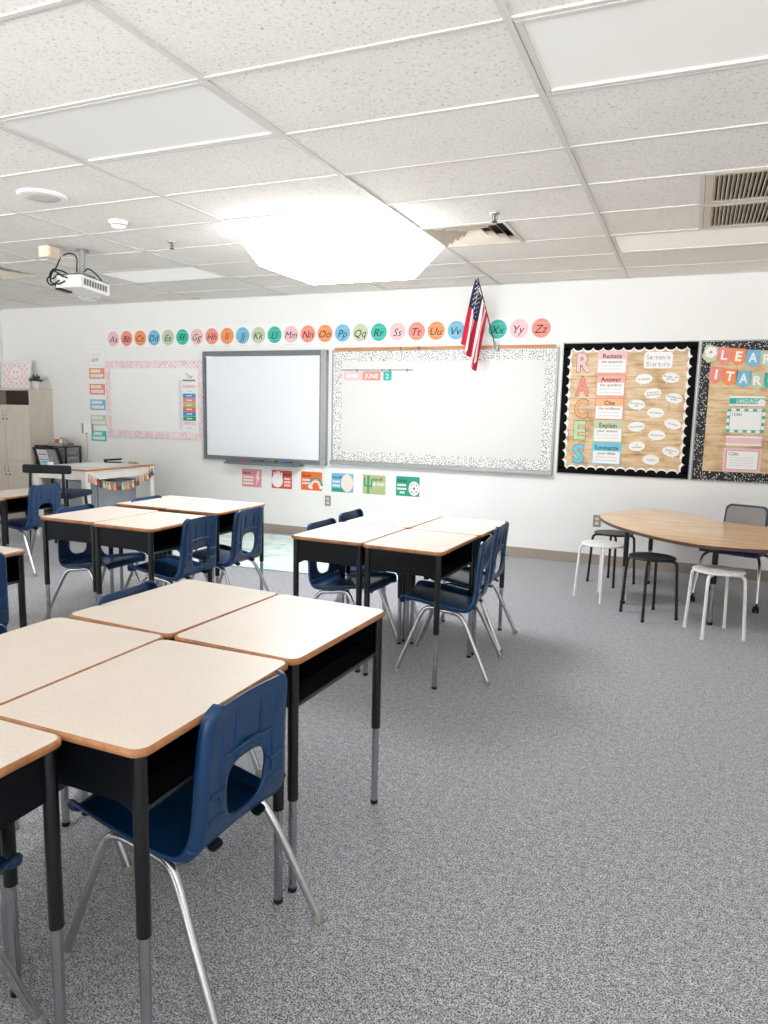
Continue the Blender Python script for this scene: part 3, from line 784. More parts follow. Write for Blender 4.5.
# ------------------------------------------------------------------ rule posters
def blocks(o, x0, x1, zs, m, seed, hh=.022):
    rr = random.Random(seed)
    for z in zs:
        x = x0
        while x < x1-.02:
            ww = min(rr.uniform(.012, .02), x1-x); o.rect(x+ww/2, z, ww, hh, .0028, m); x += ww+.005
def rule(k, x, z, m, lab, art):
    W, H = .275, .215
    o = MB(); o.box((0, 0, .0008), (W, H, .0016), m)
    o.text('Rule #%d:' % k, {5: .045, 2: .075}.get(k, -.065), .062, .034, .0028, INK, .12, .2, .01)
    art(o, W, H)
    tag(o.build('rule_poster', None, on_wall(x, z), WROT), lab, 'poster', 'rule posters under the boards')
def a1(o, W, H):
    blocks(o, -.12, .03, (.01, -.028, -.066), PAPER, 1)
    o.prism([(.08, .085), (.055, -.005), (.078, .0), (.06, -.085), (.115, .02), (.09, .018), (.12, .085)], .0016, .0024, BLUSH)
def a2(o, W, H):
    o.disc(-.06, -.015, .075, .08, .0022, PAPER, 24)
    for k in range(4): o.prism([(-.115+k*.033, .02), (-.092+k*.033, .02), (-.09+k*.033, .1-abs(k-1.5)*.012), (-.112+k*.033, .1-abs(k-1.5)*.012)], .0016, .0023, PAPER)
    blocks(o, .035, .13, (.01, -.028, -.066), PAPER, 2)
def a3(o, W, H):
    blocks(o, -.12, -.0, (.01, -.028), PAPER, 3)
    for r0, r1, m in ((.075, .095, DTEAL), (.058, .075, CORAL), (.04, .058, PAPER)): o.arc(.055, -.05, r0, r1, 0, pi, .0022+(.0001 if m is PAPER else 0), m, 20)
    o.disc(-.02, -.065, .022, .022, .0026, PAPER, 14); o.disc(.0, -.075, .018, .018, .0027, PAPER, 14); o.disc(.12, -.065, .017, .022, .0026, PAPER, 14)
def a4(o, W, H):
    o.disc(.06, 0, .075, .1, .0022, BLUSH, 30)
    blocks(o, -.12, -.01, (.01, -.035), PAPER, 4)
    o.rect(-.04, -.085, .19, .04, .0019, DTEAL)
def a5(o, W, H):
    o.rect(-.07, -.005, .028, .2, .0022, GREEN); o.rect(-.115, .03, .02, .1, .0022, GREEN); o.rect(-.093, -.015, .03, .018, .0023, GREEN)
    o.rect(-.03, .02, .018, .09, .0022, GREEN); o.rect(-.045, -.02, .03, .018, .0023, GREEN); o.disc(-.12, .09, .014, .012, .0025, CORAL, 12)
    o.text('BE KIND', .055, .008, .036, .0028, PAPER, .14, 0, .02)
def a6(o, W, H):
    o.disc(.075, -.02, .062, .078, .0021, PAPER, 30)
    for k in range(8): o.disc(.075+.04*cos(k*pi/4), -.02+.052*sin(k*pi/4), .012, .012, .0025, CORAL if k % 2 else PINK, 10)
    o.disc(.075, -.02, .014, .016, .0026, DTEAL, 14)
    blocks(o, -.12, 0., (.012, -.03), PAPER, 6); blocks(o, -.09, -.03, (-.07,), PAPER, 7)
rule(1, -4.809, .634, DPINK, 'rose pink rule poster with a white lightning bolt', a1)
rule(2, -4.391, .64, RED, 'red rule poster with a white hand shape', a2)
rule(3, -3.994, .644, DORANGE, 'bright orange rule poster with a rainbow', a3)
rule(4, -3.596, .648, BLUE, 'blue rule poster with a big blush oval', a4)
rule(5, -3.202, .65, OLIVE, 'olive green rule poster with a cactus', a5)
rule(6, -2.801, .655, DTEAL, 'teal rule poster with a white flower ring', a6)

# outlets
def outlet(x, z, lab, wide=1):
    t = thing('wall_outlet', lab, 'outlet', on_wall(x, z), rot=WROT)
    f = MB(); f.box((0, 0, .003), (.075*wide, .118, .006), mat('steel_plate', '#9b948a', .4, .3), bev=.002); f.build('plate', t)
    for q in range(wide):
        for sy in (-1, 1):
            f = MB(); xx = (q-(wide-1)/2)*.05
            f.prism([(xx+p[0], sy*.022+p[1]) for p in rrect(.034, .03, .01)], .004, .0075, mat('socket_ivory', '#e6ddca', .5))
            f.box((xx-.007, sy*.022+.003, .0076), (.003, .009, .001), BLACK); f.box((xx+.007, sy*.022+.003, .0076), (.003, .009, .001), BLACK)
            f.build('socket', t)
outlet(-3.777, .43, 'small steel wall outlet below the blue rule poster')
outlet(-.79, .435, 'steel wall outlet left of the kidney table', 1)

# ------------------------------------------------------------------ rug
o = MB(); o.prism([(x, y) for x, y in rrect(2.75, 1.65, .02)], 0, .011, RUG, mat('rug_edge', '#8fbdb9', .9))
o = o.build('area_rug', None, (-3.68, 6.28, .0), (0, 0, radians(4))); tag(o, 'pale turquoise and white rug on the carpet below the rule posters', 'rug')

# ------------------------------------------------------------------ student desk (local: student sits at -y, open box faces -y)
DW, DD = .618, .468
def make_desk():
    t = thing('student_desk', 'x', 'desk')
    z1 = .745; th = .020
    f = MB(); pts = rrect(DW, DD, .032, 6); pin = [(x*(1-.006/DW*2), y*(1-.006/DD*2)) for x, y in pts]
    n = len(pts)
    f.add([(x, y, z1) for x, y in pin], [tuple(range(n))], LAMINATE)
    R = [[(x, y, z1) for x, y in pin], [(x, y, z1-.004) for x, y in pts], [(x, y, z1-th+.004) for x, y in pts], [(x, y, z1-th) for x, y in pin]]
    f.rings(R, EDGE, False, True); f.build('desktop', t)
    # metal book box
    f = MB(); w, d = DW-.05, DD-.05; zt, zb = z1-th-.001, .583; th2 = .004
    prof = [(-d/2, zb), (-d/2+.02, zb+.004), (-d/2+.06, zb+.024), (d/2, zb+.026)]
    for (ya, za), (yb, zc) in zip(prof, prof[1:]):
        f.add([(x, y, z+k) for k in (0, th2) for y, z in ((ya, za), (yb, zc)) for x in (-w/2+.003, w/2-.003)], [(0, 2, 3, 1), (4, 5, 7, 6), (0, 1, 5, 4), (2, 6, 7, 3), (0, 4, 6, 2), (1, 3, 7, 5)], BLACKBOX)
    f.box((0, d/2-th2/2, (zt+zb+.026)/2), (w, th2, zt-zb-.026), BLACKBOX)
    for sx in (-1, 1):
        pts = [(-d/2, zt)]+[(y, z-.003) for y, z in prof]+[(d/2, zt)]
        M = Matrix(((0, 0, 1, sx*(w/2-th2/2)), (1, 0, 0, 0), (0, 1, 0, 0), (0, 0, 0, 1)))
        f.prism(pts, -th2/2, th2/2, BLACKBOX, M=M)
    f.build('book_box', t)
    f = MB(); f.tube([(-w/2+.006, -d/2+.004, zb+.006), (w/2-.006, -d/2+.004, zb+.006)], .006, mat('dark_rail', '#3a3f46', .3, .6), 8); f.build('front_rail', t)
    for sx in (-1, 1):
        for sy in (-1, 1):
            x, y = sx*(DW/2-.028), sy*(DD/2-.028)
            f = MB(); f.cyl((x, y), .0165, .30, z1-th-.001, BLACK, 16); l = f.build('leg', t)
            f = MB(); f.cyl((x, y), (.0128), .012, .302, ZINC, 14); f.build('leg_extension', l)
            f = MB(); f.lathe((x, y), [(.012, 0), (.0145, .003), (.014, .014)], BLACKRUB, 14); f.build('glide', l)
    return t
desk0 = make_desk()
G_NEAR, G_MID, G_BACK, G_LEFT = 'nearest cluster of desks', 'middle cluster of desks', 'back cluster of desks by the rug', 'desks at the left edge'
used = [False]
def place_desk(x, y, rz, label, group, dz=0):
    o = desk0 if not used[0] else copy_tree(desk0)
    used[0] = True
    o.location = (x, y, 0); o.rotation_euler = (0, 0, radians(rz)); o['label'] = label; o['group'] = group
    if dz: o.scale = (1, 1, (.745+dz)/.745)
    return o
place_desk(-1.236, 1.402, 90, 'pale laminate desk with the nearest blue chair tucked at its open side', G_NEAR)
place_desk(-1.212, 2.036, 87.5, 'pale laminate desk with a bare open black box facing the empty carpet', G_NEAR)
place_desk(-1.705, 1.432, -90, 'pale laminate desk behind the nearest chair desk, touching the left picture edge', G_NEAR)
place_desk(-1.683, 2.064, -93, 'pale laminate desk in the nearest cluster with a chair top peeking over it', G_NEAR)
place_desk(-1.507, .855, 0, 'pale laminate desk in the bottom left corner, set crosswise to the nearest cluster', G_NEAR)
place_desk(-1.352, 3.758, 87.5, 'pale laminate desk at the near right corner of the middle cluster', G_MID)
place_desk(-1.318, 4.380, 87.5, 'pale laminate desk at the far right of the middle cluster, nearest the kidney table', G_MID)
place_desk(-1.824, 3.80, -92.5, 'pale laminate desk at near left corner of the middle cluster, chair seat beneath', G_MID)
place_desk(-1.792, 4.424, -92.5, 'pale laminate desk at far left of the middle cluster, chair tops beside it', G_MID)
place_desk(-3.098, 3.572, 90, 'pale laminate desk at the near right corner of the back cluster', G_BACK)
place_desk(-3.17, 4.315, 90, 'pale laminate desk at far right of the back cluster, closest to the rug', G_BACK)
place_desk(-3.570, 3.602, -90, 'pale laminate desk at the near left corner of the back cluster', G_BACK)
place_desk(-3.64, 4.335, -90, 'pale laminate desk at far left of the back cluster, before the teacher desk', G_BACK)
place_desk(-5.51, 4.55, 90, 'low pale laminate desk with a turned blue chair, in front of the beige cabinet', G_LEFT, -.075)
place_desk(-5.45, 3.91, 90, 'low pale laminate desk corner at the left edge below the beige cabinet', G_LEFT, -.075)
place_desk(-3.205, 2.20, 90, 'pale laminate desk cut by the left edge beside the nearest cluster', G_LEFT)

# ------------------------------------------------------------------ school chair (local: sitter faces +y)
def cr(pts, n):
    return [tuple(p) for p in smooth_path([Vector((a, b2, c)) for a, b2, c in pts], n)]
# profile: (y, z, half width)
SEAT = cr([(.248, .396, .165), (.245, .418, .182), (.226, .430, .194), (.13, .420, .206), (.02, .402, .209), (-.08, .386, .205), (-.132, .390, .200), (-.160, .420, .195)], 5)
BACK = cr([(-.160, .420, .195), (-.170, .465, .188), (-.175, .53, .183), (-.179, .60, .180), (-.185, .67, .177), (-.191, .725, .171), (-.195, .752, .160), (-.197, .767, .130)], 6)
def shell(prof, curl_sign, hole=None, nx=36):
    """grid over the profile; edges curl away from the sitter; slightly dished"""
    P = [(Vector((0, y, z)), w) for y, z, w in prof]; n = len(P); V = []; F = []
    nor = []
    for i in range(n):
        t = (P[min(i+1, n-1)][0]-P[max(i-1, 0)][0]).normalized()
        nor.append(Vector((0, t.z, -t.y)))       # points away from the sitter (down / back)
    def pt(i, u):
        c, w = P[i]; k = max(0, (abs(u)-.86)/.14)
        off = nor[i]*(-(.010)*u*u*(1 if curl_sign else 1)+.026*k*k)
        x = u*w*(1-.02*k)
        return c+Vector((x, 0, 0))+off
    us = [-1+2*j/nx for j in range(nx+1)]
    V = [pt(i, u) for i in range(n) for u in us]
    for i in range(n-1):
        for j in range(nx):
            a = i*(nx+1)+j; F.append((a, a+1, a+nx+2, a+nx+1))
    return V, F, nor
def make_back():
    V, F, nor = shell(BACK, 1)
    zc, hz = .518, .078
    def inside(p, g=0):
        hw = .080+.004*((p.z-zc)/hz); return abs(p.x/hw)**3+abs((p.z-zc)/hz)**3 < 1
    keep = [f for f in F if not inside(sum((V[i] for i in f), Vector())/4)]
    from collections import Counter
    cnt = Counter()
    for f in keep:
        for a, c in zip(f, f[1:]+f[:1]): cnt[tuple(sorted((a, c)))] += 1
    hol = set()
    for (a, c), k in cnt.items():
        if k == 1:
            for q in (a, c):
                if abs(V[q].x) < .13 and .43 < V[q].z < .62: hol.add(q)
    for q in hol:
        p = V[q]; hw = .080+.004*((p.z-zc)/hz)
        r = (abs(p.x/hw)**3+abs((p.z-zc)/hz)**3)**(1/3)
        if r > 0: V[q] = Vector((p.x/r, p.y, zc+(p.z-zc)/r))
    return V, keep
def make_chair():
    t = thing('school_chair', 'x', 'chair')
    V, F, _ = shell(SEAT, 1)
    m = MB(); m.add(V, F, NAVY, True); o = m.build('seat', t)
    s = o.modifiers.new('shell', 'SOLIDIFY'); s.thickness = .008; s.offset = 0
    V, F = make_back()
    m = MB(); m.add(V, F, NAVY, True)
    o = m.build('backrest', t)
    s = o.modifiers.new('shell', 'SOLIDIFY'); s.thickness = .008; s.offset = 0
    # moulded ribs on the rear face
    m = MB()
    for sx in (-1, 1):
        for x in (.050, .105):
            pts = [(sx*x*(1.0+.15*(z-.5)), y-.004, z) for y, z in ((-.178, .60 if x < .1 else .50), (-.183, .65), (-.188, .69), (-.193, .735))]
            m.tube(pts, [.003, .007, .007, .003], NAVY, 6)
        for z, y in ((.478, -.171), (.54, -.176)):
            m.tube([(sx*.092, y-.006, z), (sx*.150, y-.010, z+.004)], [.006, .007], NAVY, 6)
    m.tube([(-.10, -.186, .622), (0, -.190, .63), (.10, -.186, .622)], [.004, .008, .004], NAVY, 6)
    m.build('back_ribs', o)
    for sx in (-1, 1):
        m = MB(); m.tube(smooth_path([(sx*.203, .262, .012), (sx*.190, .175, .24), (sx*.183, .127, .355), (sx*.178, .085, .386), (sx*.172, .01, .374)], 5), .0122, CHROME, 12); l = m.build('leg', t)
        m = MB(); m.lathe((sx*.203, .262), [(.013, 0), (.017, .004), (.0165, .012), (.0125, .026)], RUBBER, 14); m.build('glide', l)
        m = MB(); m.tube(smooth_path([(sx*.222, -.262, .012), (sx*.202, -.175, .2), (sx*.184, -.112, .325), (sx*.176, -.072, .362), (sx*.172, .01, .374)], 5), .0122, CHROME, 12); l = m.build('leg', t)
        m = MB(); m.lathe((sx*.222, -.262), [(.013, 0), (.017, .004), (.0165, .012), (.0125, .026)], RUBBER, 14); m.build('glide', l)
    m = MB()
    for y in (.05, -.05): m.tube([(-.172, y, .376+.1*y), (.172, y, .376+.1*y)], .010, CHROME, 10)
    m.build('crossbars', t)
    for sx in (-1, 1):
        m = MB(); m.prism([(p[0], p[1]) for p in rrect(.044, .030, .013)], -.003, .003, BLACK)
        for q in (-.011, 0, .011): m.disc(q, -.004, .003, .003, -.0032, CHROME, 8)
        m.build('rivet_plate', t, (sx*.09, -.150, .384), (radians(25), 0, 0))
    return t
chair0 = make_chair(); cu = [False]
def place_chair(x, y, rz, label, group):
    o = chair0 if not cu[0] else copy_tree(chair0)
    cu[0] = True
    o.location = (x, y, 0); o.rotation_euler = (0, 0, radians(rz)); o['label'] = label; o['group'] = group
CG = 'blue school chairs'
place_chair(-1.158, 1.454, 87, 'nearest blue school chair, its back turned to the camera at the front desk', CG)
place_chair(-1.79, 1.40, -90, 'blue school chair showing only a top corner at the left edge', CG)
place_chair(-1.745, 2.08, -86, 'blue school chair whose top edge peeks over the far left side of the nearest cluster', CG)
place_chair(-1.525, .82, 0, 'blue school chair at the crosswise desk, one leg crossing the bottom left corner', CG)
place_chair(-1.195, 3.842, 95, 'blue school chair at near right of the middle cluster, fully in view', CG)
place_chair(-1.248, 4.405, 91, 'blue school chair at far right of the middle cluster, behind the full-view one', CG)
place_chair(-1.91, 3.932, -93, 'blue school chair at near left of the middle cluster, seat under black box', CG)
place_chair(-1.945, 4.43, -92, 'blue school chair at far left of the middle cluster, only its top showing', CG)
place_chair(-3.03, 3.70, 90, 'blue school chair at near right of the back cluster, against the desk edge', CG)
place_chair(-2.99, 4.19, 90, 'blue school chair at far right of the back cluster, rug through its back', CG)
place_chair(-3.68, 3.66, -90, 'blue school chair at near left of the back cluster, seat under desk box', CG)
place_chair(-3.63, 4.31, -90, 'blue school chair at far left of the back cluster, top showing by the garland', CG)
place_chair(-5.34, 4.55, 92, 'blue school chair standing before the black padded chair and the beige cabinet', CG)
place_chair(-3.125, 2.19, 88, 'blue school chair cut by the left edge with its back to the nearest cluster', CG)

# ------------------------------------------------------------------ kidney table
OUT = [(-.655, 6.2), (-.607, 6.443), (-.492, 6.663), (-.35, 6.82), (-.19, 6.865), (-.03, 6.81), (.09, 6.70), (.16, 6.55), (.26, 6.39), (.42, 6.31), (.6, 6.29), (.85, 6.2), (1.05, 5.98), (1.1, 5.7), (1.0, 5.4), (.78, 5.2), (.5, 5.11), (.3, 5.075), (.1, 5.085), (-.07, 5.185), (-.23, 5.33), (-.44, 5.60), (-.59, 5.90)]
P = [Vector((x*1.024, y*1.024, 0)) for x, y in OUT]; pl = []
n = len(P)
for i in range(n):
    for k in range(4):
        tt = k/4; a, b2, c, d = P[i-1], P[i], P[(i+1) % n], P[(i+2) % n]
        pl.append(.5*((2*b2)+(c-a)*tt+(2*a-5*b2+4*c-d)*tt*tt+(3*b2-a-3*c+d)*tt**3))
area = sum(pl[i].x*pl[(i+1) % len(pl)].y-pl[(i+1) % len(pl)].x*pl[i].y for i in range(len(pl)))
if area < 0: pl.reverse()
t = thing('kidney_table', 'kidney-shaped table with a wood-grain top and dark edge, stools around it', 'table', (.2, 5.9, 0))
m = MB(); off = Vector((.2, 5.9, 0)); pts = [(p.x-.2, p.y-5.9) for p in pl]
m.prism(pts, .592, .612, mat('brown_table_edge', '#5b3a2c', .45)); 
pin = [(x*.994, y*.994) for x, y in pts]
m.prism(pin, .6122, .6145, TABLEW, mat('brown_table_edge', '#5b3a2c', .45)); m.build('tabletop', t)
for (x, y) in ((-.40, 5.80), (.222, 5.475), (-.255, 6.62), (.85, 5.72)):
    x -= .2; y -= 5.9
    m = MB(); m.cyl((x, y), .019, .30, .5915, BLACK, 16); m.cyl((x, y), .045, .585, .5915, BLACK, 20); l = m.build('leg', t)
    m = MB(); m.cyl((x, y), .0155, .02, .302, ZINC, 14); m.build('leg_extension', l)
    m = MB(); m.lathe((x, y), [(.016, 0), (.020, .004), (.018, .022)], BLACKRUB, 14); m.build('glide', l)
m = MB(); m.tube([(-.60, -.06, .583), (-.44, .42, .583)], .008, BLACK, 8); m.build('apron_brace', t)

# ------------------------------------------------------------------ stools
SW = mat('white_stool_paint', '#f0efec', .4); SB = mat('black_stool_paint', '#141416', .38, var=.15)
def make_stool(m):
    t = thing('stool', 'x', 'stool')
    f = MB(); prof = [(.160, .438), (.166, .444), (.164, .450), (.150, .452)]
    R = [[(r*cos(2*pi*k/36), r*sin(2*pi*k/36), z) for k in range(36)] for r, z in [(.150, .436)]+prof]
    f.rings(R, m, True, False)
    # perforated dish: rings of wedges with holes left open to a lower disc
    f.add([(r*cos(2*pi*k/36), r*sin(2*pi*k/36), z) for r, z in ((.150, .452), (.08, .4505), (.02, .450)) for k in range(36)],
          [(a*36+k, a*36+(k+1) % 36, (a+1)*36+(k+1) % 36, (a+1)*36+k) for a in range(2) for k in range(36)]+[tuple(72+k for k in range(36))], m, True)
    for rad, cnt in ((.12, 10), (.065, 6)):
        for k in range(cnt): f.disc(rad*cos(2*pi*k/cnt), rad*sin(2*pi*k/cnt), .012, .012, .4522, mat('hole_shade', '#5c5c5e', .9) if m is SB else mat('white_hole', '#ebe9e6', .6), 12)
    f.build('seat', t)
    for k in range(4):
        a = pi/4+pi/2*k; c, s = cos(a), sin(a)
        f = MB(); f.tube(smooth_path([(c*r, s*r, z) for r, z in ((.10, .428), (.145, .427), (.166, .415), (.175, .385), (.186, .2), (.197, .01))], 4), .0108, m, 10); l = f.build('leg', t)
        f = MB(); f.lathe((c*.197, s*.197), [(.011, 0), (.0135, .003), (.0125, .016)], m, 12); f.build('foot', l)
    return t
def place_stool(src, first, x, y, rz, lab):
    o = src if first else copy_tree(src); o.location = (x, y, 0); o.rotation_euler = (0, 0, radians(rz)); o['label'] = lab; o['group'] = 'metal stools at the kidney table'
st = make_stool(SW)
place_stool(st, True, -.585, 5.885, 53, 'white metal stool at the left lobe of the kidney table, by the black far stool')
place_stool(st, False, .24, 5.245, 23, 'white metal stool nearest the camera in front of the kidney table')
st = make_stool(SB)
place_stool(st, True, -.195, 5.515, 37, 'black metal stool between the two white stools')
place_stool(st, False, -.56, 6.49, 57, 'black metal stool nearest the wall, behind the left white stool')

# ------------------------------------------------------------------ teacher chair at the kidney table (local faces +y)
t = thing('office_chair', 'grey and navy padded chair on casters at the hollow of the kidney table', 'chair', (.405, 6.29, 0), radians(180-18))
SHELLG = mat('navy_shell', '#22344f', .45); MESHG = mat('grey_back_fabric', '#8d8a8c', .8, bump=.3, bscale=600)
def pad(w, d, h, r, m, M=None):
    f = MB(); bm = bmesh.new(); bmesh.ops.create_cube(bm, size=1)
    for v in bm.verts: v.co = Vector((v.co.x*w, v.co.y*d, v.co.z*h))
    bmesh.ops.bevel(bm, geom=bm.edges[:], offset=r, segments=4, affect='EDGES', profile=.5)
    bm.verts.index_update(); f.add([v.co.copy() for v in bm.verts], [tuple(v.index for v in q.verts) for q in bm.faces], m, True, M); bm.free(); return f
def slab(w, h, r, th, m, bow, taper=0., n=6):
    """upright rounded slab in xz, bowed in y"""
    f = MB(); pts = rrect(w, h, r, n); c = []
    for yy in (-th/2, th/2):
        c.append([(x*(1+taper*z/h), yy+bow*(x/(w/2))**2, z) for x, z in pts])
    k = len(pts)
    f.rings(c, m, False, False)
    for q, yy in ((0, -th/2), (1, th/2)):
        ctr = [(x*.6*(1+taper*z/h), yy+bow*(x*.6/(w/2))**2, z*.6) for x, z in pts]
        vs = c[q]+ctr+[(0, yy, 0)]
        fs = [(i, (i+1) % k, k+(i+1) % k, k+i) for i in range(k)]+[(k+i, k+(i+1) % k, 2*k) for i in range(k)]
        f.add(vs, fs, m, True)
    return f
o = pad(.44, .43, .035, .016, SHELLG, Matrix.Translation((0, .03, .432))).build('seat', t)
pad(.41, .40, .03, .014, NAVY2, Matrix.Translation((0, .035, .455))).build('seat_cushion', o)
o = slab(.33, .26, .05, .022, SHELLG, .03, -.05).build('backrest', t, (0, -.215, .635), (radians(10), 0, 0))
slab(.298, .225, .042, .012, MESHG, .026, -.05).build('back_panel', o, (0, .0135, 0))
for sx in (-1, 1):
    m = MB(); m.tube(smooth_path([(sx*.17, -.17, .43), (sx*.175, -.215, .45), (sx*.15, -.225, .54)], 4), .012, CHROME, 10); m.build('back_support', t)
    for sy, yy in ((1, .24), (-1, -.24)):
        m = MB(); m.tube(smooth_path([(sx*.16, sy*.03, .405), (sx*.195, sy*.12, .385), (sx*.215, sy*.17, .33), (sx*.235, yy, .07)], 4), .0125, CHROME if sy > 0 else BLACK, 10); l = m.build('leg', t)
        m = MB()
        for q in (-1, 1): m.lathe((0, 0), [(.018, -.008), (.026, -.006), (.026, .006), (.018, .008)], BLACKRUB, 18, Matrix.Translation((sx*.235+q*.013, yy+sy*.012, .026)) @ Matrix.Rotation(pi/2, 4, 'Y'))
        m.cyl((sx*.235, yy), .008, .02, .075, BLACKRUB, 10); m.build('caster', l)

# ------------------------------------------------------------------ corner: cabinet
CXR, CXL, CYF = -7.993, LEFT_X+.004, 6.88
t = thing('storage_cabinet', 'tall beige two-door storage cabinet in the corner', 'cabinet', ((CXL+CXR)/2, (CYF+WALL_Y)/2, 0))
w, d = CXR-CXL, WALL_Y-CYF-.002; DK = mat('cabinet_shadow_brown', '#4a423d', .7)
m = MB()
for sx in (-1, 1): m.box((sx*(w/2-.01), 0, .83), (.02, d, 1.60), BEIGE)
m.box((0, d/2-.005, .83), (w-.04, .01, 1.6), DK); m.box((0, -.0, .055), (w-.04, d, .05), BEIGE)
for z in (.705, 1.43): m.box((0, .0, z), (w-.04, d-.004, .02), BEIGE)
m.box((0, 0, .0165), (w-.06, d-.06, .03), DK)
m.build('carcass', t)
m = MB(); m.box((.005, -.008, 1.643), (w+.01, d+.015, .026), BEIGE, bev=.003); m.build('top_panel', t)
for z0, z1 in ((.085, .698), (.715, 1.422)):
    for sx in (-1, 1):
        m = MB(); m.box((sx*(w/4-.001), -d/2-.009, (z0+z1)/2), (w/2-.006, .018, z1-z0), BEIGE, bev=.002); dd = m.build('door', t)
        m = MB(); hz = z1-.12 if z0 < .5 else z1-.10
        m.cyl((0, 0), .009, 0, .012, BLACK, 12, Matrix.Translation((sx*.035, -d/2-.018, hz-.07)) @ Matrix.Rotation(pi/2, 4, 'X'))
        m.tube(smooth_path([(sx*.035, -d/2-.018, hz+.05), (sx*.035, -d/2-.04, hz+.04), (sx*.035, -d/2-.04, hz-.02), (sx*.035, -d/2-.018, hz-.03)], 4), .005, CHROME, 8); m.build('handle', dd)
# canvas with a smiley
t = thing('canvas_picture', 'pink and white checked canvas with a smiley face, leaning on the cabinet top', 'picture', (-8.50, 7.10, 1.658), rot=(pi/2-.12, 0, 0))
m = MB(); m.box((0, .187, 0), (.53, .374, .03), WHITE, bev=.003); m.build('canvas', t)
m = MB(); m.box((0, .187, .0158), (.47, .33, .0012), m_checker('pink_checks', '#f3d3d3', '#f8f3f0', 21)); 
m.arc(0, .19, .112, .118, 0, 2*pi, .0172, DPINK, 40); m.disc(0, .19, .112, .112, .0170, mat('smiley_cream', '#faf3f0', .6), 36)
for sx in (-1, 1): m.disc(sx*.034, .225, .010, .02, .0176, DPINK, 14)
m.arc(0, .20, .068, .078, radians(200), radians(340), .0176, DPINK, 18)
m.build('print', t)
# plant
t = thing('potted_plant', 'small green plant in a white tin pot on the cabinet top', 'plant', (-8.075, 7.06, 1.656))
m = MB(); m.lathe((0, 0), [(.042, 0), (.052, .09), (.055, .092), (.055, .1), (.05, .1), (.047, .085)], mat('white_pot', '#e4e4e4', .3), 24); m.build('pot', t)
m = MB(); rr = random.Random(5)
GRN = mat('plant_leaf', '#3d5a44', .5, var=.25, scale=30)
for k in range(110):
    a = rr.uniform(0, 2*pi); L = rr.uniform(.07, .13); tl = rr.uniform(.1, 1.15); r0 = rr.uniform(0, .035)
    p0 = Vector((r0*cos(a), r0*sin(a), .088)); d1 = Vector((cos(a)*sin(tl), sin(a)*sin(tl), cos(tl)))
    sd = d1.cross(Vector((0, 0, 1)))
    sd = (sd.normalized() if sd.length > .01 else Vector((1, 0, 0)))*.008
    p1 = p0+d1*L*.5; p2 = p0+d1*L+Vector((0, 0, -.02*tl))
    m.add([p0, p1+sd, p2, p1-sd], [(0, 1, 2), (0, 2, 3)], GRN)
m.build('foliage', t)

# ------------------------------------------------------------------ teacher desk with garland
TDX0, TDX1, TDY0, TDY1, TDZ = -6.63, -5.86, 5.70, 6.76, .78
t = thing('teacher_desk', 'white teacher desk with a wood-edged top, garland on its side', 'desk', ((TDX0+TDX1)/2, (TDY0+TDY1)/2, 0))
w, d = TDX1-TDX0, TDY1-TDY0
m = MB(); m.box((0, 0, TDZ-.012), (w, d, .018), OAK, bev=.003); m.box((0, 0, TDZ-.0015), (w-.03, d-.03, .004), mat('desk_grey_white_top', '#dcdbe0', .35)); m.build('desktop', t)
DESKW = mat('white_desk_paint', '#efece5', .45)
m = MB()
for sx in (-1, 1): m.box((sx*(w/2-.035), 0, TDZ-.071), (.02, d-.06, .1), DESKW)
for sy in (-1, 1): m.box((0, sy*(d/2-.035), TDZ-.071), (w-.06, .02, .1), DESKW)
m.build('apron', t)
for sx in (-1, 1):
    for sy in (-1, 1):
        m = MB(); m.box((sx*(w/2-.035), sy*(d/2-.035), (TDZ-.022)/2), (.065, .065, TDZ-.022), DESKW, bev=.004); m.build('leg', t)
t = thing('garland', 'tassel garland of blush, red, green and gold strung along the white desk', 'garland', (TDX1+.004, (TDY0+TDY1)/2, .74))
gl = []; L = TDY1-TDY0-.06
for k in range(41):
    u = -1+2*k/40; gl.append(Vector((0, u*L/2, -.135*(1-u*u)-.005)))
m = MB(); m.tube(gl, .0025, mat('twine', '#d8c3a5', .8), 6); m.build('string', t)
TC = [mat('tassel_blush', '#eab9a4', .8), mat('tassel_cream', '#f3e6d5', .8), mat('tassel_red', '#cf3a48', .8), mat('tassel_green', '#2e7d62', .8), mat('tassel_peach', '#eec6ad', .8), mat('tassel_gold', '#c99d55', .8)]
order = [0, 0, 1, 2, 3, 1, 4, 1, 5, 4, 2, 3, 1, 0, 4, 5, 1, 2, 3, 0, 4, 5, 1, 2, 3]
TN = ['blush', 'cream', 'red', 'green', 'peach', 'gold']
for k, c in enumerate(order):
    u = -.97+1.94*k/(len(order)-1); z = -.135*(1-u*u)-.005
    m = MB(); m.lathe((0, u*L/2), [(.005, z+.004), (.009, z-.006), (.006, z-.016), (.015, z-.045), (.019, z-.08), (.013, z-.082)], TC[c], 10)
    o = m.build('tassel', t); o['label'] = TN[c]+' tassel'
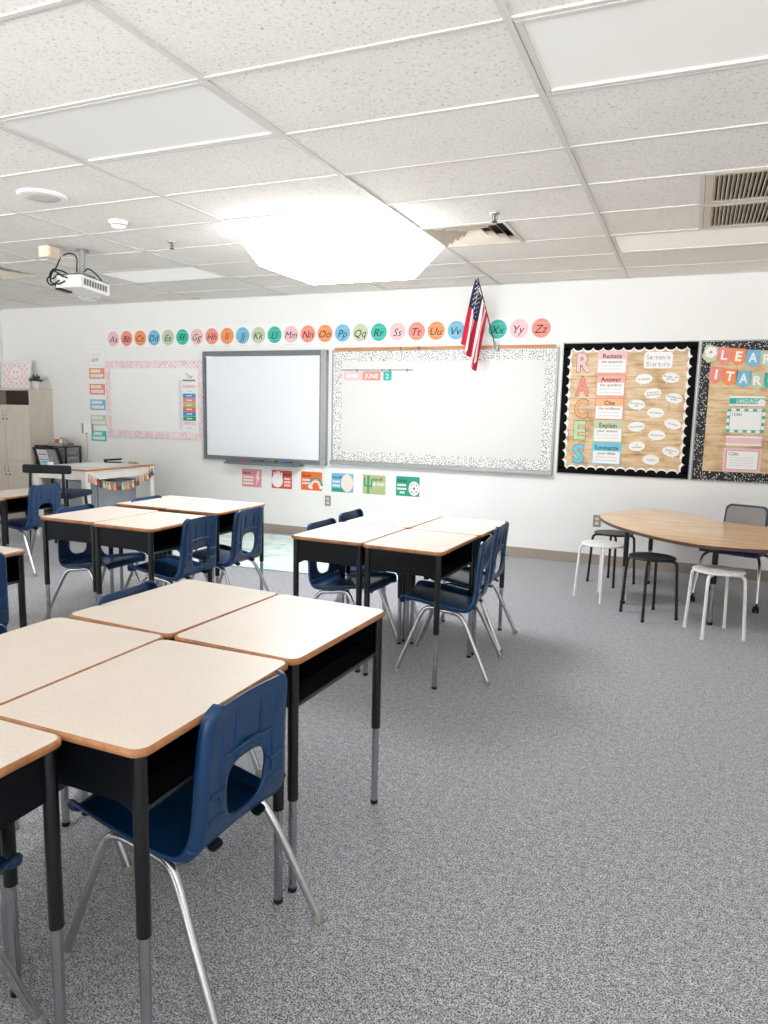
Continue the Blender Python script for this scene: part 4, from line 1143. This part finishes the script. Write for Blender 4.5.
# things on the teacher desk
TZ = TDZ+.0006
o = MB(); o.box((0, 0, .0006), (.40, .50, .0012), PAPER); o = o.build('desk_paper', None, (-6.24, 6.26, TZ), (0, 0, .1)); tag(o, 'large white sheet lying on the white teacher desk', 'paper')
t = thing('stapler', 'black stapler lying at the back of the white teacher desk', 'stapler', (-6.36, 6.62, TZ), .5)
m = MB(); m.box((0, 0, .006), (.20, .04, .012), BLACK, bev=.003); m.build('base', t)
m = MB(); m.box((0, 0, .034), (.21, .034, .022), BLACK, Matrix.Translation((0, 0, .002)) @ Matrix.Rotation(radians(-4), 4, 'Y'), bev=.006); m.box((-.085, 0, .018), (.03, .03, .026), BLACK); m.build('arm', t)
t = thing('eraser_block', 'small tan chalk eraser on the white teacher desk near the wall', 'eraser', (-6.08, 6.66, TZ), .3)
m = MB(); m.box((0, 0, .014), (.11, .045, .012), mat('tan_felt', '#c3a36b', .8), bev=.003); m.build('grip', t)
m = MB(); m.box((0, 0, .004), (.115, .048, .008), DGREY, bev=.001); m.build('felt', t)
t = thing('memo_holder', 'thin memo stand clipping a square white card behind the teacher desk', 'memo holder', (-6.66, 6.52, TZ))
m = MB(); m.lathe((0, 0), [(.04, 0), (.04, .008), (.01, .014)], GREYM, 20); m.build('base', t)
m = MB(); m.cyl((0, 0), .0035, .01, .345, DGREY, 8); m.build('rod', t)
m = MB(); m.box((0.02, 0, .400), (.16, .004, .115), PAPER); m.build('card', t)
m = MB()
for sx in (-1, 1): m.box((.02+sx*.078, -.004, .400), (.022, .012, .118), mat('sage_clip', '#7f8b7c', .6), bev=.002)
m.box((0, 0, .343), (.03, .012, .012), DGREY); m.build('clips', t)
t = thing('pen_cup', 'low white cup of coloured pens at the left end of the teacher desk', 'pen cup', (-6.47, 5.80, TZ))
m = MB(); m.lathe((0, 0), [(.03, 0), (.034, .045), (.034, .047), (.030, .047), (.027, .006)], PAPER, 18); m.build('cup', t)
for k, (c, nm) in enumerate(((DPINK, 'pink'), (TEAL, 'teal'), (mat('pen_magenta', '#d9407d', .5), 'magenta'), (CYAN, 'cyan'))):
    a = k*1.6; m = MB(); m.tube([(.008*cos(a), .008*sin(a), .008), (.026*cos(a), .026*sin(a), .10)], .005, c, 8); o = m.build('pen', t); o['label'] = nm+' pen'
# filing cabinet under the desk
t = thing('filing_cabinet', 'pale metal filing cabinet standing under the white teacher desk', 'filing cabinet', (-6.22, 6.33, 0), radians(90))
STEEL = mat('pale_steel', '#a9b0b8', .35, .6, var=.1, scale=5); 
m = MB(); m.box((0, .02, .31), (.62, .40, .60), STEEL, bev=.006); m.build('body', t)
for q in range(2):
    m = MB(); m.box((0, -.19, .17+q*.29), (.58, .018, .27), STEEL, bev=.004); dr = m.build('drawer', t)
    m = MB(); m.box((0, -.205, .24+q*.29), (.12, .014, .02), CHROME, bev=.003); m.build('handle', dr)

# black paper cart beside the cabinet
t = thing('paper_rack', 'black framed rack of papers and wire trays between cabinet and teacher desk', 'rack', (-7.70, 7.04, 0))
m = MB(); m.box((0, 0, .91), (.54, .28, .018), BLACK, bev=.004); m.box((0, 0, .10), (.54, .26, .018), BLACK); m.box((0, 0, .5), (.54, .26, .014), BLACK)
for sx in (-1, 1):
    for sy in (-1, 1): m.box((sx*.26, sy*.12, .455), (.02, .02, .91), BLACK)
m.build('frame', t)
def shx(x, z): return x+(.89-z)*.38
m = MB()
def slant(x0, x1, z0, z1, y0, y1, mm):
    vs = [(shx(x, z), y, z) for z in (z0, z1) for y in (y0, y1) for x in (x0, x1)]
    m.add(vs, [(0, 2, 3, 1), (4, 5, 7, 6), (0, 1, 5, 4), (2, 6, 7, 3), (0, 4, 6, 2), (1, 3, 7, 5)], mm)
for x in (-.27, .12): slant(x, x+.035, .60, .895, -.17, -.145, BLACK)
for z in (.60, .875): slant(-.235, .12, z, z+.02, -.17, -.145, BLACK)
m.build('display_frame', t)
m = MB(); slant(-.235, .12, .62, .875, -.16, -.154, mat('frosted_grey', '#8d9296', .5))
slant(-.22, -.05, .625, .865, -.166, -.161, mat('pale_sheet', '#dfe3ea', .6))
for q, mm in enumerate((LGREY, RED, LGREY, BLUE, BLUE, LGREY)): slant(-.205, -.065, .833-q*.034, .849-q*.034, -.169, -.167, mm)
m.build('sheets', t)
for q in range(4):
    m = MB(); z = .60+q*.075
    m.box((.13, 0, z), (.22, .22, .006), GREYM); m.box((.13, -.11, z+.016), (.22, .006, .03), GREYM)
    for sx in (-1, 1): m.box((.13+sx*.108, 0, z+.016), (.005, .22, .03), GREYM)
    m.box((.13, 0, z+.012), (.2, .2, .016), PAPER); m.build('tray', t)
t = thing('supply_caddy', 'small silver tray with red and white jars on the black paper rack', 'caddy', (-7.64, 7.03, .9195))
m = MB(); m.box((0, 0, .006), (.24, .2, .012), GREYM, bev=.003)
for sy in (-1, 1): m.box((0, sy*.098, .02), (.24, .005, .04), GREYM)
m.build('tray', t)
for x, c in ((-.055, RED), (.02, PAPER), (.085, mat('jar_grey', '#9a8f92', .4))):
    m = MB(); m.lathe((x, 0), [(.03, .012), (.033, .03), (.033, .08), (.025, .088)], c, 16); j = m.build('jar', t)
    m = MB(); m.lathe((x, 0), [(.027, .087), (.027, .104), (.02, .106)], PAPER if c is RED else GREYM, 16); m.build('lid', j)

# black padded chair at the teacher desk (local faces +y)
t = thing('padded_chair', 'black padded chair with a low back bar, at the front of the teacher desk', 'chair', (-5.86, 5.36, 0), radians(17))
BFAB = mat('black_fabric', '#15181d', .8, bump=.2, bscale=500); NFAB = mat('navy_fabric', '#1b2540', .8)
pad(.46, .42, .06, .025, NFAB, Matrix.Translation((0, .02, .56))).build('seat', t)
pad(.50, .05, .085, .02, BFAB, Matrix.Translation((0, -.22, .825))).build('backrest', t)
for sx in (-1, 1):
    m = MB(); m.tube(smooth_path([(sx*.17, -.225, .82), (sx*.175, -.23, .62), (sx*.18, -.22, .5), (sx*.21, -.25, .0)], 4), .014, BLACK, 10); m.build('leg', t)
    m = MB(); m.tube([(sx*.17, .18, .53), (sx*.2, .22, 0)], .014, BLACK, 10); m.build('leg', t)
m = MB(); m.tube([(-.185, -.225, .25), (.185, -.225, .25)], .009, BLACK, 8); m.tube([(-.185, .2, .25), (.185, .2, .25)], .009, BLACK, 8); m.build('stretcher', t)

# ------------------------------------------------------------------ light
SKY, CEILING_FILL = .35, 4.2
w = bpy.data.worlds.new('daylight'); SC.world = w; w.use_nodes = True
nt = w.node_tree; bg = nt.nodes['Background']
# soft daylight sky behind the camera; bright lower half added to light the ceiling
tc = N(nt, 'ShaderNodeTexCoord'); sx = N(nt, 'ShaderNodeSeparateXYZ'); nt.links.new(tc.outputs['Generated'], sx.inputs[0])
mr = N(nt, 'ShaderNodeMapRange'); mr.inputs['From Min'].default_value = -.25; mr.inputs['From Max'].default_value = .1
mr.inputs['To Min'].default_value = CEILING_FILL; mr.inputs['To Max'].default_value = SKY
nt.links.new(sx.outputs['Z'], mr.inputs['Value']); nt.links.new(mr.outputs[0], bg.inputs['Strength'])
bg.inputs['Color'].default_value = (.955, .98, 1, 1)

# ------------------------------------------------------------------ camera
H_, YAW, PITCH, ROLL, F_ = 1.459, -.4014, -.1397, .0219, 714.6
cy, sy, cp, sp = cos(YAW), sin(YAW), cos(PITCH), sin(PITCH)
fw = Vector((sy*cp, cy*cp, sp)); rt = Vector((cy, -sy, 0)); up = rt.cross(fw)
r2 = rt*cos(ROLL)+up*sin(ROLL); u2 = -rt*sin(ROLL)+up*cos(ROLL)
cam = bpy.data.cameras.new('camera'); co = bpy.data.objects.new('camera', cam); COL.objects.link(co)
M = Matrix.Identity(4)
for i in range(3): M[i][0], M[i][1], M[i][2] = r2[i], u2[i], -fw[i]
M[2][3] = H_
co.matrix_world = M
cam.sensor_fit = 'HORIZONTAL'; cam.sensor_width = 36; cam.lens = F_/768*36; cam.clip_start = .05; cam.clip_end = 100
SC.camera = co
SC.view_settings.view_transform = 'Standard'; SC.view_settings.look = 'None'; SC.view_settings.gamma = 1; SC.view_settings.exposure = 1.12
SC.view_settings.use_curve_mapping = False
try:
    SC.cycles.use_denoising = True; SC.cycles.max_bounces = 8; SC.cycles.diffuse_bounces = 5
except Exception: pass
